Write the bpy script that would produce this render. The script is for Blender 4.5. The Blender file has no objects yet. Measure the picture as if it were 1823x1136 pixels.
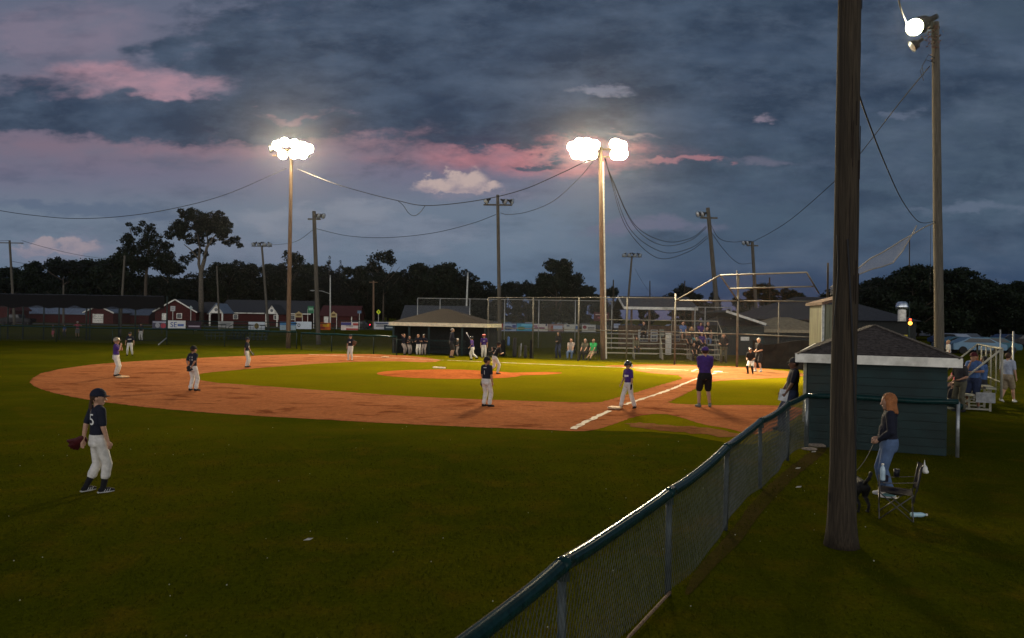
import bpy, bmesh, math, random
import numpy as np
from mathutils import Vector, Matrix
from mathutils.bvhtree import BVHTree

# ------------------------------------------------------------------ camera, sky, light, exposure
SC = bpy.context.scene
COL = SC.collection
rad = math.radians
CAM_H, FPX, PW, PH = 2.6, 1375.0, 1823.0, 1136.0
CAMROT = Matrix.Rotation(rad(90 - 0.14), 3, 'X') @ Matrix.Rotation(rad(0.877), 3, 'Z')
cam = bpy.data.cameras.new('camera'); cam_o = bpy.data.objects.new('camera', cam); COL.objects.link(cam_o)
cam.sensor_width = 36; cam.lens = 36 * FPX / PW; cam.clip_start = 0.1; cam.clip_end = 5000
cam_o.matrix_world = Matrix.Translation((0, 0, CAM_H)) @ CAMROT.to_4x4()
SC.camera = cam_o
SC.view_settings.view_transform = 'Standard'; SC.view_settings.look = 'None'
SC.view_settings.exposure = 0; SC.view_settings.gamma = 1
SC.cycles.transparent_max_bounces = 32
SC.cycles.max_bounces = 6
SC.cycles.use_denoising = True

def S(r, g, b, a=1):
    f = lambda c: (c/255/12.92) if c/255 <= .04045 else ((c/255+.055)/1.055)**2.4
    return (f(r), f(g), f(b), a)

world = bpy.data.worlds.new('World'); SC.world = world; world.use_nodes = True
WN = world.node_tree; WN.nodes.clear()
class NG:
    def __init__(s, nt): s.nt = nt
    def n(s, t, **kw):
        x = s.nt.nodes.new(t)
        for k, v in kw.items(): setattr(x, k, v)
        return x
    def put(s, sock, v):
        if isinstance(v, bpy.types.NodeSocket): s.nt.links.new(v, sock)
        elif v is not None: sock.default_value = v
    def m(s, op, a, b=None, c=None, clamp=False):
        x = s.n('ShaderNodeMath', operation=op, use_clamp=clamp)
        s.put(x.inputs[0], a); s.put(x.inputs[1], b); s.put(x.inputs[2], c)
        return x.outputs[0]
    def comb(s, a, b, c=0.0):
        x = s.n('ShaderNodeCombineXYZ'); s.put(x.inputs[0], a); s.put(x.inputs[1], b); s.put(x.inputs[2], c); return x.outputs[0]
    def noise(s, vec, scale, detail=6, rough=.55, dist=0):
        x = s.n('ShaderNodeTexNoise'); s.put(x.inputs['Vector'], vec); x.inputs['Scale'].default_value = scale
        x.inputs['Detail'].default_value = detail; x.inputs['Roughness'].default_value = rough; x.inputs['Distortion'].default_value = dist
        return x.outputs['Fac']
    def mix(s, f, a, b, blend='MIX'):
        x = s.n('ShaderNodeMix', data_type='RGBA', blend_type=blend); s.put(x.inputs[0], f); s.put(x.inputs[6], a); s.put(x.inputs[7], b)
        return x.outputs[2]
    def ss(s, v, lo, hi):
        x = s.n('ShaderNodeMapRange', interpolation_type='SMOOTHSTEP'); s.put(x.inputs[0], v)
        x.inputs[1].default_value = lo; x.inputs[2].default_value = hi; return x.outputs[0]
    def ramp(s, v, stops):
        x = s.n('ShaderNodeValToRGB'); s.put(x.inputs[0], v); e = x.color_ramp.elements
        while len(e) > 1: e.remove(e[-1])
        e[0].position = stops[0][0]; e[0].color = stops[0][1]
        for p, c in stops[1:]:
            q = e.new(p); q.color = c
        return x.outputs[0]

BACK_FILL = .9
def build_sky():
    g = NG(WN)
    tc = g.n('ShaderNodeTexCoord'); sp = g.n('ShaderNodeSeparateXYZ'); WN.links.new(tc.outputs['Generated'], sp.inputs[0])
    X, Y, Z = sp.outputs
    az = g.m('ARCTAN2', X, Y)
    hyp = g.m('SQRT', g.m('ADD', g.m('MULTIPLY', X, X), g.m('MULTIPLY', Y, Y)))
    el = g.m('ARCTAN2', Z, hyp)
    azc = g.m('MINIMUM', g.m('MAXIMUM', az, -1.1), 1.1)
    A0 = g.m('ADD', g.m('ADD', g.m('MULTIPLY', g.m('TANGENT', azc), 1375.0), g.m('MULTIPLY', g.m('SUBTRACT', az, azc), 3000.0)), 911.0)
    elc = g.m('MINIMUM', el, 1.25)
    E0 = g.m('SUBTRACT', 565.0, g.m('DIVIDE', g.m('MULTIPLY', g.m('TANGENT', elc), 1375.0), g.m('COSINE', azc)))
    E0 = g.m('ADD', E0, g.m('MULTIPLY', g.m('SUBTRACT', A0, 911.0), .0153))
    v0 = g.comb(g.m('MULTIPLY', A0, .01), g.m('MULTIPLY', E0, .022), 0.0)
    n1 = g.noise(v0, .42, 8, .55); n2 = g.noise(g.comb(g.m('MULTIPLY', A0, .01), g.m('MULTIPLY', E0, .022), 7.3), .55, 8, .6)
    nf = g.noise(v0, 1.6, 9, .62)
    A = g.m('ADD', A0, g.m('MULTIPLY', g.m('SUBTRACT', n1, .5), 330.0))
    E = g.m('ADD', E0, g.m('MULTIPLY', g.m('SUBTRACT', n2, .5), 110.0))
    A = g.m('ADD', A, g.m('MULTIPLY', g.m('SUBTRACT', nf, .5), 60.0))
    E = g.m('ADD', E, g.m('MULTIPLY', g.m('SUBTRACT', nf, .5), 34.0))
    def gauss(a, e, rx, ry, AA=A, EE=E):
        dx = g.m('DIVIDE', g.m('SUBTRACT', AA, float(a)), float(rx)); dy = g.m('DIVIDE', g.m('SUBTRACT', EE, float(e)), float(ry))
        d = g.m('ADD', g.m('MULTIPLY', dx, dx), g.m('MULTIPLY', dy, dy))
        return g.m('EXPONENT', g.m('MULTIPLY', d, -1.0))
    # clear evening sky under the clouds: the physical sky, with the afterglow over it
    sky = g.n('ShaderNodeTexSky', sky_type='NISHITA', sun_disc=False)
    sky.sun_elevation = rad(1.0); sky.sun_rotation = rad(-20); sky.altitude = 100
    grad = g.ramp(g.m('DIVIDE', E0, 600.0), [(0, S(96,103,124)), (.18, S(106,108,128)), (.36, S(108,104,124)), (.43, S(120,107,124)),
             (.52, S(108,108,130)), (.62, S(103,118,137)), (.74, S(102,120,140)), (.84, S(86,108,132)), (.92, S(66,86,116)), (1, S(58,70,92))])
    right = g.ss(A, 900, 1250)
    rgrad = g.ramp(g.m('DIVIDE', E0, 600.0), [(0, S(66,82,100)), (.4, S(72,88,106)), (.62, S(72,90,109)), (.76, S(64,83,106)), (.84, S(48,68,96)), (.88, S(50,66,94)), (.915, S(86,84,108)), (1, S(70,72,95))])
    c = g.mix(right, grad, rgrad)
    c = g.mix(1.0, c, g.mix(1.0, sky.outputs[0], (.0015, .0015, .0015, 1), 'MULTIPLY'), 'ADD')
    fine = g.noise(g.comb(g.m('MULTIPLY', A0, .022), g.m('MULTIPLY', E0, .05), 1.7), 1.0, 9, .62)
    def blob(c, a, e, rx, ry, col, amt=1.0, lo=.25, hi=.6, tex=1.0):
        f = g.m('MULTIPLY', gauss(a, e, rx, ry), g.m('ADD', 1 - tex/2, g.m('MULTIPLY', fine, tex)))
        return g.mix(g.m('MULTIPLY', g.ss(f, lo, hi), amt), c, col)
    # pale veils and far cloud banks
    c = blob(c, 560, 385, 170, 34, S(132,138,152), .75, .3, .8, 1.4)
    c = blob(c, 720, 420, 220, 26, S(122,131,148), .7, .3, .8, 1.4)
    c = blob(c, 860, 350, 120, 24, S(126,124,142), .6, .3, .8, 1.4)
    c = blob(c, 460, 440, 120, 22, S(116,124,142), .6, .3, .8, 1.4)
    c = blob(c, 90, 440, 150, 26, S(122,126,146), .6, .3, .8, 1.2)
    c = blob(c, 150, 370, 260, 18, S(78,94,120), .5, .3, .9, 1.2)
    # afterglow
    c = blob(c, 230, 150, 180, 34, S(176,138,150), .85, .15, .9, 1.3)
    c = blob(c, 90, 55, 170, 60, S(128,118,136), .7, .15, .9, 1.3)
    c = blob(c, 640, 262, 460, 30, S(138,112,126), .8, .15, .8, .8)
    c = blob(c, 990, 270, 230, 40, S(196,126,132), .95, .15, .85, .7)
    c = blob(c, 640, 238, 180, 20, S(168,130,140), .7, .2, .8, 1.3)
    # dark cloud decks
    bias = None
    for (a, e, rx, ry, k) in [(100, 60, 150, 46, -.55), (300, 150, 120, 26, -.55), (-60, 95, 120, 26, .5), (60, 150, 90, 16, .4), (820, 100, 480, 128, 1.5), (1180, 110, 300, 112, 1.0), (110, 205, 300, 34, 1.25), (420, 222, 190, 22, 1.1), (1520, 120, 480, 170, .6),
                              (1500, 330, 420, 50, .38), (1330, 440, 260, 26, .3), (850, 250, 60, 13, .8), (1700, 420, 240, 36, .4), (925, 287, 40, 7, .7), (330, 100, 80, 30, .35)]:
        t = g.m('MULTIPLY', gauss(a, e, rx, ry), float(k)); bias = t if bias is None else g.m('ADD', bias, t)
    nbig = g.noise(v0, .8, 9, .6, .1)
    tt = g.m('ADD', bias, g.m('ADD', g.m('MULTIPLY', g.m('SUBTRACT', nbig, .5), 1.1), g.m('MULTIPLY', g.m('SUBTRACT', fine, .5), .8)))
    mask = g.ss(tt, .12, .72)
    dark = g.mix(g.ss(g.noise(v0, .7, 8, .58), .36, .70), S(46,61,81), S(70,86,107))
    dark = g.mix(g.m('MULTIPLY', g.ss(fine, .45, .75), .35), dark, S(82,96,116))
    c = g.mix(g.m('MULTIPLY', mask, .95), c, dark)
    c = g.mix(g.m('MULTIPLY', g.ss(g.noise(g.comb(g.m('MULTIPLY', A0, .006), g.m('MULTIPLY', E0, .016), 3.0), 1.0, 9, .6), .45, .72), .38), c, S(94,108,128))
    c = g.mix(g.m('MULTIPLY', g.ss(g.noise(g.comb(g.m('MULTIPLY', A0, .005), g.m('MULTIPLY', E0, .018), 9.0), 1.0, 9, .6), .48, .74), .35), c, S(48,64,88))
    # small lit patches
    for (a, e, rx, ry, col, k) in [(1045, 165, 44, 13, S(122,126,144), .8), (1378, 213, 24, 11, S(130,120,136), .8), (1225, 283, 60, 8, S(164,116,124), .8), (1340, 290, 80, 12, S(104,104,122), .7),
                                   (1700, 375, 160, 14, S(98,110,130), .7), (1140, 405, 150, 20, S(104,106,128), .8), (1100, 236, 70, 8, S(140,124,134), .6), (1590, 210, 30, 16, S(100,110,130), .6), (530, 208, 80, 9, S(150,124,138), .5)]:
        c = blob(c, a, e, rx, ry, col, k, .3, 1.0, 1.6)
    # cumulus heads catching the last light: lumpy, undistorted position
    pn = g.noise(g.comb(g.m('MULTIPLY', A0, .03), g.m('MULTIPLY', E0, .045)), 1.0, 6, .6)
    Ac = g.m('ADD', A0, g.m('MULTIPLY', g.m('SUBTRACT', pn, .5), 40.0)); Ec = g.m('ADD', E0, g.m('MULTIPLY', g.m('SUBTRACT', pn, .5), 60.0))
    for (parts, col, col2, k) in [([(765, 330, 34, 15), (822, 322, 44, 20), (850, 333, 40, 13), (800, 338, 70, 9)], S(186,166,162), S(136,128,142), .95),
                                  ([(135, 437, 44, 15), (80, 434, 20, 13), (95, 447, 80, 12)], S(160,146,152), S(128,126,142), .8)]:
        f = None
        for p in parts:
            t = gauss(*p, AA=Ac, EE=Ec); f = t if f is None else g.m('MAXIMUM', f, t)
        f = g.m('MULTIPLY', g.ss(g.m('MULTIPLY', f, g.m('ADD', .6, g.m('MULTIPLY', fine, .8))), .26, .62), k)
        c = g.mix(f, c, g.mix(g.ss(g.m('SUBTRACT', g.m('ADD', pn, g.m('MULTIPLY', fine, .5)), g.m('MULTIPLY', g.m('SUBTRACT', E0, parts[0][1]-0.0), .008)), .45, .9), col2, col))
    # fill light added to the unseen rear sky, in place of off-frame lamps
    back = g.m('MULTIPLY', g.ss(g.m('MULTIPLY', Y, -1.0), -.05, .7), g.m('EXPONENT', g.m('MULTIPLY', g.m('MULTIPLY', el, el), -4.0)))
    c = g.mix(g.m('MULTIPLY', back, BACK_FILL), c, (1.75, 1.68, 1.62, 1))
    # below the horizon
    c = g.mix(g.ss(Z, -.03, -.004), S(14,16,16), c)
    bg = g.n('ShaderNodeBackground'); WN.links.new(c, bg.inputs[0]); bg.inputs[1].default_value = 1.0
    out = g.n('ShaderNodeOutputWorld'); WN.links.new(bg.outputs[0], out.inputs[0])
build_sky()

sun = bpy.data.lights.new('sun', 'SUN'); sun.energy = .02; sun.angle = rad(12); sun.color = (1, .72, .6)
sun_o = bpy.data.objects.new('sun', sun); COL.objects.link(sun_o)
sun_o.rotation_euler = (rad(89), 0, rad(160))

# ------------------------------------------------------------------ helpers
def ray(px, py):
    return CAMROT @ Vector(((px - PW/2)/FPX, -(py - PH/2)/FPX, -1))
def G(px, py, z=0.0):           # the ground point that stands there
    d = ray(px, py); t = (z - CAM_H)/d.z; return Vector((0, 0, CAM_H)) + d*t
def P(px, py, depth):           # a point at a given distance
    d = ray(px, py); return Vector((0, 0, CAM_H)) + d*(depth/d.y)

MATS = {}
def mat(name, col, rough=.7, metal=0, var=.25, scale=8.0, bump=0, spec=.3, dirt=None, stretch=None):
    if name in MATS: return MATS[name]
    m = bpy.data.materials.new(name); m.use_nodes = True; g = NG(m.node_tree)
    b = m.node_tree.nodes['Principled BSDF']
    tc = g.n('ShaderNodeTexCoord'); v = tc.outputs['Object']
    if stretch:
        mp = g.n('ShaderNodeMapping'); m.node_tree.links.new(v, mp.inputs[0]); mp.inputs['Scale'].default_value = stretch; v = mp.outputs[0]
    n = g.noise(v, scale, 6, .6)
    c = tuple(col[:3]) + (1,)
    lo = tuple(x*(1-var) for x in c[:3]) + (1,); hi = tuple(min(1, x*(1+var)) for x in c[:3]) + (1,)
    k = g.mix(g.ss(n, .3, .7), lo, hi)
    if dirt: k = g.mix(g.ss(g.noise(v, scale*.23, 5, .6), .5, .7), k, dirt)
    m.node_tree.links.new(k, b.inputs['Base Color'])
    b.inputs['Roughness'].default_value = rough; b.inputs['Metallic'].default_value = metal
    b.inputs['Specular IOR Level'].default_value = spec
    if bump:
        bp = g.n('ShaderNodeBump'); bp.inputs['Strength'].default_value = bump; bp.inputs['Distance'].default_value = .02
        m.node_tree.links.new(n, bp.inputs['Height']); m.node_tree.links.new(bp.outputs[0], b.inputs['Normal'])
    MATS[name] = m; return m
def emis(name, col, strength):
    if name in MATS: return MATS[name]
    m = bpy.data.materials.new(name); m.use_nodes = True; b = m.node_tree.nodes['Principled BSDF']
    b.inputs['Base Color'].default_value = tuple(col[:3]) + (1,); b.inputs['Emission Color'].default_value = tuple(col[:3]) + (1,)
    b.inputs['Emission Strength'].default_value = strength; MATS[name] = m; return m
def netmat(name, col, pitch, wire, metal=0.0, rough=.6):
    if name in MATS: return MATS[name]
    m = bpy.data.materials.new(name); m.use_nodes = True; nt = m.node_tree; g = NG(nt); b = nt.nodes['Principled BSDF']
    uv = g.n('ShaderNodeUVMap'); sp = g.n('ShaderNodeSeparateXYZ'); nt.links.new(uv.outputs[0], sp.inputs[0])
    s = g.m('DIVIDE', g.m('ADD', sp.outputs[0], sp.outputs[1]), pitch); d = g.m('DIVIDE', g.m('SUBTRACT', sp.outputs[0], sp.outputs[1]), pitch)
    a = g.m('MAXIMUM', g.m('LESS_THAN', g.m('FRACT', s), wire), g.m('LESS_THAN', g.m('FRACT', d), wire))
    b.inputs['Base Color'].default_value = tuple(col[:3]) + (1,); b.inputs['Metallic'].default_value = metal; b.inputs['Roughness'].default_value = rough
    nt.links.new(a, b.inputs['Alpha']); MATS[name] = m; return m

def tag(o, label=None, cat=None, group=None, kind=None):
    if label: o['label'] = label
    if cat: o['category'] = cat
    if group: o['group'] = group
    if kind: o['kind'] = kind
    return o
def empty(name, loc, rz=0, label=None, cat=None, group=None):
    o = bpy.data.objects.new(name, None); COL.objects.link(o); o.location = loc; o.rotation_euler = (0, 0, rz)
    o.empty_display_size = .2
    return tag(o, label, cat, group)
def mobj(name, me, m=None, parent=None, loc=None):
    o = bpy.data.objects.new(name, me); COL.objects.link(o)
    if m and not me.materials: me.materials.append(m)
    if parent: o.parent = parent
    if loc is not None: o.location = loc
    return o
def obj(name, bm, m, parent=None, smooth=False, loc=None):
    bmesh.ops.recalc_face_normals(bm, faces=bm.faces[:])
    me = bpy.data.meshes.new(name); bm.to_mesh(me); bm.free()
    if smooth:
        for p in me.polygons: p.use_smooth = True
    return mobj(name, me, m, parent, loc)
def copy_tree(o, parent=None):
    c = o.copy(); COL.objects.link(c)
    if parent: c.parent = parent
    for ch in [x for x in bpy.data.objects if x.parent == o]: copy_tree(ch, c)
    return c

def box(bm, c, s, rz=0.0, M=None):
    r = bmesh.ops.create_cube(bm, size=1)['verts']
    T = Matrix.Translation(c) @ Matrix.Rotation(rz, 4, 'Z') @ Matrix.Diagonal((*s, 1))
    if M is not None: T = M @ T
    bmesh.ops.transform(bm, matrix=T, verts=r); return r
def frame_of(d):
    d = Vector(d).normalized(); up = Vector((0, 0, 1)) if abs(d.z) < .95 else Vector((1, 0, 0))
    x = d.cross(up).normalized(); y = x.cross(d).normalized(); return x, y
def tube(bm, pts, r, n=8, caps=True):
    pts = [Vector(p) for p in pts]; rs = r if isinstance(r, (list, tuple)) else [r]*len(pts); rings = []
    for i, p in enumerate(pts):
        d = (pts[min(i+1, len(pts)-1)] - pts[max(i-1, 0)]); x, y = frame_of(d)
        rings.append([bm.verts.new(p + (x*math.cos(2*math.pi*k/n) + y*math.sin(2*math.pi*k/n))*rs[i]) for k in range(n)])
    for a, b in zip(rings, rings[1:]):
        for k in range(n): bm.faces.new((a[k], a[(k+1) % n], b[(k+1) % n], b[k]))
    if caps: bm.faces.new(rings[0][::-1]); bm.faces.new(rings[-1])
    return rings
def bar(bm, a, b, w, h=None):
    a = Vector(a); b = Vector(b); h = h or w; x, y = frame_of(b-a)
    vs = [bm.verts.new(p + x*sx*w/2 + y*sy*h/2) for p in (a, b) for sx, sy in ((-1,-1),(1,-1),(1,1),(-1,1))]
    for f in ((0,1,2,3),(7,6,5,4),(0,4,5,1),(1,5,6,2),(2,6,7,3),(3,7,4,0)): bm.faces.new([vs[i] for i in f])
def ball(bm, c, r, sub=2, M=None):
    v = bmesh.ops.create_icosphere(bm, subdivisions=sub, radius=1)['verts']
    r = (r, r, r) if not isinstance(r, (tuple, list)) else r
    T = Matrix.Translation(c) @ (M.to_4x4() if M is not None else Matrix.Identity(4)) @ Matrix.Diagonal((*r, 1))
    bmesh.ops.transform(bm, matrix=T, verts=v); return v
def lathe(bm, prof, n=20, M=Matrix.Identity(4)):
    rings = []
    for (r, z) in prof:
        rings.append([bm.verts.new(M @ Vector((r*math.cos(2*math.pi*k/n), r*math.sin(2*math.pi*k/n), z))) for k in range(n)])
    for a, b in zip(rings, rings[1:]):
        for k in range(n): bm.faces.new((a[k], a[(k+1) % n], b[(k+1) % n], b[k]))
    return rings
def poly(bm, pts):
    return bm.faces.new([bm.verts.new(p) for p in pts])
def prism(bm, pts, off):
    pts = [Vector(p) for p in pts]; off = Vector(off)
    a = [bm.verts.new(p) for p in pts]; b = [bm.verts.new(p+off) for p in pts]
    bm.faces.new(a[::-1]); bm.faces.new(b)
    for i in range(len(a)):
        j = (i+1) % len(a); bm.faces.new((a[i], a[j], b[j], b[i]))
def B(): return bmesh.new()
def textmesh(s, size, extrude=0.0):
    cu = bpy.data.curves.new('t', 'FONT'); cu.body = s; cu.size = size; cu.align_x = 'CENTER'; cu.align_y = 'CENTER'; cu.extrude = extrude
    cu.resolution_u = 3
    o = bpy.data.objects.new('t', cu); COL.objects.link(o)
    dg = bpy.context.evaluated_depsgraph_get(); dg.update()
    me = bpy.data.meshes.new_from_object(o.evaluated_get(dg)); bpy.data.objects.remove(o); bpy.data.curves.remove(cu); return me

# ------------------------------------------------------------------ ground
def ground_mat(name, c1, c2, c3, fine=18.0, bump=.5, fine2=70.0, scuff=0):
    m = bpy.data.materials.new(name); m.use_nodes = True; nt = m.node_tree; g = NG(nt); b = nt.nodes['Principled BSDF']
    v = g.n('ShaderNodeTexCoord').outputs['Object']
    big = g.noise(v, .22, 5, .6); mid = g.noise(v, 1.3, 5, .65); fn = g.noise(v, fine, 5, .75); f2 = g.noise(v, fine2, 3, .8)
    c = g.mix(g.ss(big, .35, .68), c1, c2); c = g.mix(g.m('MULTIPLY', g.ss(mid, .45, .75), .7), c, c3)
    c = g.mix(g.m('MULTIPLY', g.ss(fn, .35, .75), .55), c, g.mix(1.0, c, (1.9, 1.8, 1.6, 1), 'MULTIPLY'))
    c = g.mix(g.m('MULTIPLY', g.ss(f2, .5, .8), .6), c, g.mix(1.0, c, (.35, .38, .4, 1), 'MULTIPLY'))
    if scuff:
        mp = g.n('ShaderNodeMapping'); nt.links.new(v, mp.inputs[0]); mp.inputs['Scale'].default_value = (.55, 1.0, 1); mp.inputs['Rotation'].default_value = (0, 0, .3)
        sc = g.noise(mp.outputs[0], 1.1, 7, .62, .6); sc2 = g.noise(mp.outputs[0], 3.3, 6, .7, .4)
        c = g.mix(g.m('MULTIPLY', g.ss(sc, .52, .66), scuff), c, g.mix(1.0, c, (.50, .42, .40, 1), 'MULTIPLY'))
        c = g.mix(g.m('MULTIPLY', g.ss(sc2, .56, .72), scuff), c, g.mix(1.0, c, (.60, .54, .5, 1), 'MULTIPLY'))
    nt.links.new(c, b.inputs['Base Color']); b.inputs['Roughness'].default_value = .95; b.inputs['Specular IOR Level'].default_value = 0
    bp = g.n('ShaderNodeBump'); bp.inputs['Strength'].default_value = bump; bp.inputs['Distance'].default_value = .05
    nt.links.new(g.m('ADD', fn, g.m('MULTIPLY', f2, .6)), bp.inputs['Height']); nt.links.new(bp.outputs[0], b.inputs['Normal'])
    return m
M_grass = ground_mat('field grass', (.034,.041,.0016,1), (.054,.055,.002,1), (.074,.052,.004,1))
M_infield_lit = ground_mat('infield grass lit', (.092,.084,.0022,1), (.116,.100,.0024,1), (.120,.088,.004,1), 14, .4)  # brighter copy of the field grass, floodlight put into its colour
M_dirt = ground_mat('infield clay', (.25,.094,.040,1), (.29,.113,.050,1), (.195,.066,.028,1), 6, .5, 30, .9)
M_dirt2 = ground_mat('worn sandy dirt', (.17,.078,.032,1), (.21,.10,.04,1), (.13,.055,.024,1), 6, .5, 30, .6)
M_worn = ground_mat('worn ground', (.040,.032,.008,1), (.05,.036,.012,1), (.035,.034,.004,1), 10, .4, 40)
M_mound = ground_mat('mound clay', (.30,.085,.026,1), (.34,.10,.03,1), (.25,.07,.022,1), 6, .3, 30, .5)
M_chalk = mat('chalk', (.56,.48,.38), .9, 0, .35, 9, .3, dirt=(.26,.13,.07,1), stretch=(1.6,1.6,1))

def sheet(name, pts, z, m, kind='structure', seg=.5, jit=.06, seed=1):
    rnd = random.Random(seed); out = []
    pts = [Vector((p[0], p[1], 0)) for p in pts]
    for i, a in enumerate(pts):
        b = pts[(i+1) % len(pts)]; L = (b-a).length; n = max(1, int(L/seg)); nrm = Vector((-(b-a).y, (b-a).x, 0)).normalized()
        for k in range(n):
            j = rnd.uniform(-jit, jit) if (k or jit > .03) else 0
            out.append(a + (b-a)*k/n + nrm*j)
    bm = B(); f = poly(bm, [(p.x, p.y, z) for p in out]); bmesh.ops.triangulate(bm, faces=[f])
    o = obj(name, bm, m); 
    if o.data.polygons and o.data.polygons[0].normal.z < 0: o.data.flip_normals()
    return tag(o, kind=kind)
def pg(l): return [G(x, y) for x, y in l]
def smooth_closed(pts, it=2):
    for _ in range(it):
        q = []
        for i, a in enumerate(pts):
            b = pts[(i+1) % len(pts)]; q += [a*.75+b*.25, a*.25+b*.75]
        pts = q
    return pts

bm = B(); 
poly(bm, [(-900, -60, 0), (900, -60, 0), (900, 1500, 0), (-900, 1500, 0)])
tag(obj('grass_field', bm, M_grass), kind='structure')

HOME = Vector((10.45, 38.97, 0)); U = Vector((.405, .914, 0)).normalized(); V = Vector((-U.y, U.x, 0))
BASE3 = HOME - U*18.4; BASE1 = HOME + V*20.1; BASE2 = BASE3 + V*20.1
# infield clay
outer = [(1016,768),(960,765),(800,759),(640,751),(480,742),(340,733),(200,719),(110,704),(62,690),(50,678),(80,661),(180,647),(300,640),(430,634),(560,630),(700,631),(790,640),
         (770,646),(690,642.5),(600,645.5),(520,650.5),(420,659),(362,664),(348,670),(362,680),(460,687),(600,697),(740,707),(900,713),(1030,717),(1090,716),(1150,700),(1190,690),(1228,674),(1160,655.5),(1078,652.5),(1078,651),(1180,648),(1290,652),(1350,655),(1420,664),(1436,668),(1410,672),
         (1340,675),(1260,679),(1215,695),(1190,707),(1182,718),(1260,722),(1330,721),(1432,724),(1425,740),(1360,775),(1330,772),(1290,762),(1250,756),(1215,744),(1180,736),(1130,741),(1090,757),(1050,768)]
sheet('infield_grass_lit', smooth_closed(pg([(70,684),(130,706),(340,731),(640,749),(960,763),(1040,766),(1200,770),(1300,790),(1350,792),(1400,770),(1434,735),(1445,690),(1455,664),(1400,652),(1312,652),(1201,647),(1029,643),(868,636),(700,632),(560,631),(430,635),(300,641),(180,649),(100,664)]), 1), .002, M_infield_lit, seg=.3, jit=.04, seed=12)
sheet('infield_dirt', smooth_closed(pg(outer), 1), .006, M_dirt, seg=.12, jit=.03, seed=3)
sheet('worn_dirt_patch', smooth_closed(pg([(1130,752),(1180,757),(1240,760),(1290,766),(1330,778),(1290,780),(1240,772),(1180,768),(1140,762),(1110,757)]), 2), .009, M_dirt2, seg=.3, jit=.12, seed=8)
sheet('worn_ground_strip', smooth_closed(pg([(1462,790),(1475,797),(1460,815),(1420,845),(1380,885),(1345,925),(1320,965),(1270,1010),(1230,1060),(1215,1060),(1240,1010),(1300,950),(1340,890),(1400,835)]), 3), .004, M_worn, seg=.1, jit=.02, seed=9)
sheet('home_plate_dirt', smooth_closed([HOME + Vector((4.2*math.cos(a), 3.9*math.sin(a), 0)) for a in np.linspace(0, 2*math.pi, 22)[:-1]], 1), .008, M_dirt2, seg=.12, jit=.04, seed=4)
sheet('basepath_dirt', [BASE3+U*1.0+V*.9, BASE3+U*9-V*-.7, HOME-U*3+V*.55, HOME-U*3-V*.7, BASE3+U*9-V*.75, BASE3+U*1.0-V*1.0], .012, M_dirt, seg=.1, jit=.06, seed=5)
MOUND = G(800, 666)
bm = B()
prof = [(3.4, .007), (2.6, .05), (1.8, .11), (1.0, .15), (.3, .155), (.001, .155)]
lathe(bm, prof, 48, Matrix.Translation((MOUND.x, MOUND.y, 0)) @ Matrix.Diagonal((.95, .8, 1, 1)))
tag(obj('pitcher_mound', bm, M_mound, smooth=True), kind='structure')
sheet('mound_path', smooth_closed(pg([(880,664.5),(960,662.5),(1010,663.5),(975,667.5),(880,669)]), 1), .007, M_mound, seg=.3, jit=.05, seed=6)
bm = B(); pr = G(782, 661); box(bm, (pr.x, pr.y, .175), (.61, .15, .05), math.atan2(V.y, V.x))
tag(obj('pitching_rubber', bm, mat('white rubber', (.78,.75,.7), .7)), 'white pitching rubber slab on top of the clay mound', 'pitching rubber')
def chalk(name, a, b, w, seed, jit=.03, z=.018):
    d = (b-a).normalized(); n = Vector((-d.y, d.x, 0)); rnd = random.Random(seed); L = (b-a).length; N = max(8, int(L/.25)); l = []; r = []
    for i in range(N+1):
        t = a + d*L*i/N + n*math.sin(i*.13+seed)*jit*1.5
        l.append(t + n*(w/2 + rnd.uniform(-jit, jit))); r.append(t - n*(w/2 + rnd.uniform(-jit, jit)))
    bm = B(); va = [bm.verts.new((p.x, p.y, z)) for p in l]; vb = [bm.verts.new((p.x, p.y, z)) for p in r]
    for i in range(N):
        if rnd.random() > .008: bm.faces.new((va[i], va[i+1], vb[i+1], vb[i]))
    tag(obj(name, bm, M_chalk), kind='structure')
chalk('chalk_line', G(1022,765), BASE3 - U*.5, .16, 1, .03)
chalk('chalk_line', BASE3 + U*1.2, HOME - U*1.0, .13, 2, .035)
chalk('chalk_line', BASE1 + V*5.5, HOME + V*1.5, .14, 3, .03)
bc = HOME + V*.2
for s in (-1, 1):
    c0 = HOME + (U*.0 + V*0)
    # batter's box lines
for (a, b, k) in [(HOME + V*1.2 + U*1.1, HOME + V*1.2 - U*.7, 5), (HOME + V*1.2 - U*.7, HOME - V*.6 - U*.7, 6)]:
    chalk('batters_box_line', a, b, .1, k, .03)

M_bag = mat('base bag canvas', (.62,.42,.24), .8, 0, .2, 12)
def bag(p, lab):
    bm = B(); box(bm, (0, 0, .04), (.38, .38, .05)); bmesh.ops.bevel(bm, geom=bm.edges[:], offset=.02, segments=2, affect='EDGES')
    o = obj('base_bag', bm, M_bag, smooth=False, loc=(p.x, p.y, .012)); o.rotation_euler.z = math.atan2(U.y, U.x)
    tag(o, lab, 'base', 'bases of the diamond')
bag(BASE3 - V*.0, 'tan base bag at the feet of the runner in the black helmet')
bag(G(218, 673), 'tan base bag under the runner in the white helmet')
bag(G(686, 637), 'pale base bag on the far side of the diamond before the far dugout')
bm = B(); prism(bm, [(-.21,.21,0),(.21,.21,0),(.21,0,0),(0,-.21,0),(-.21,0,0)], (0,0,.012))
o = obj('home_plate', bm, mat('white rubber', (.8,.78,.74)), loc=(HOME.x, HOME.y, .014)); o.rotation_euler.z = math.atan2(U.y, U.x) + rad(90); tag(o, 'white home plate in the brightest clay', 'home plate')

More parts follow.
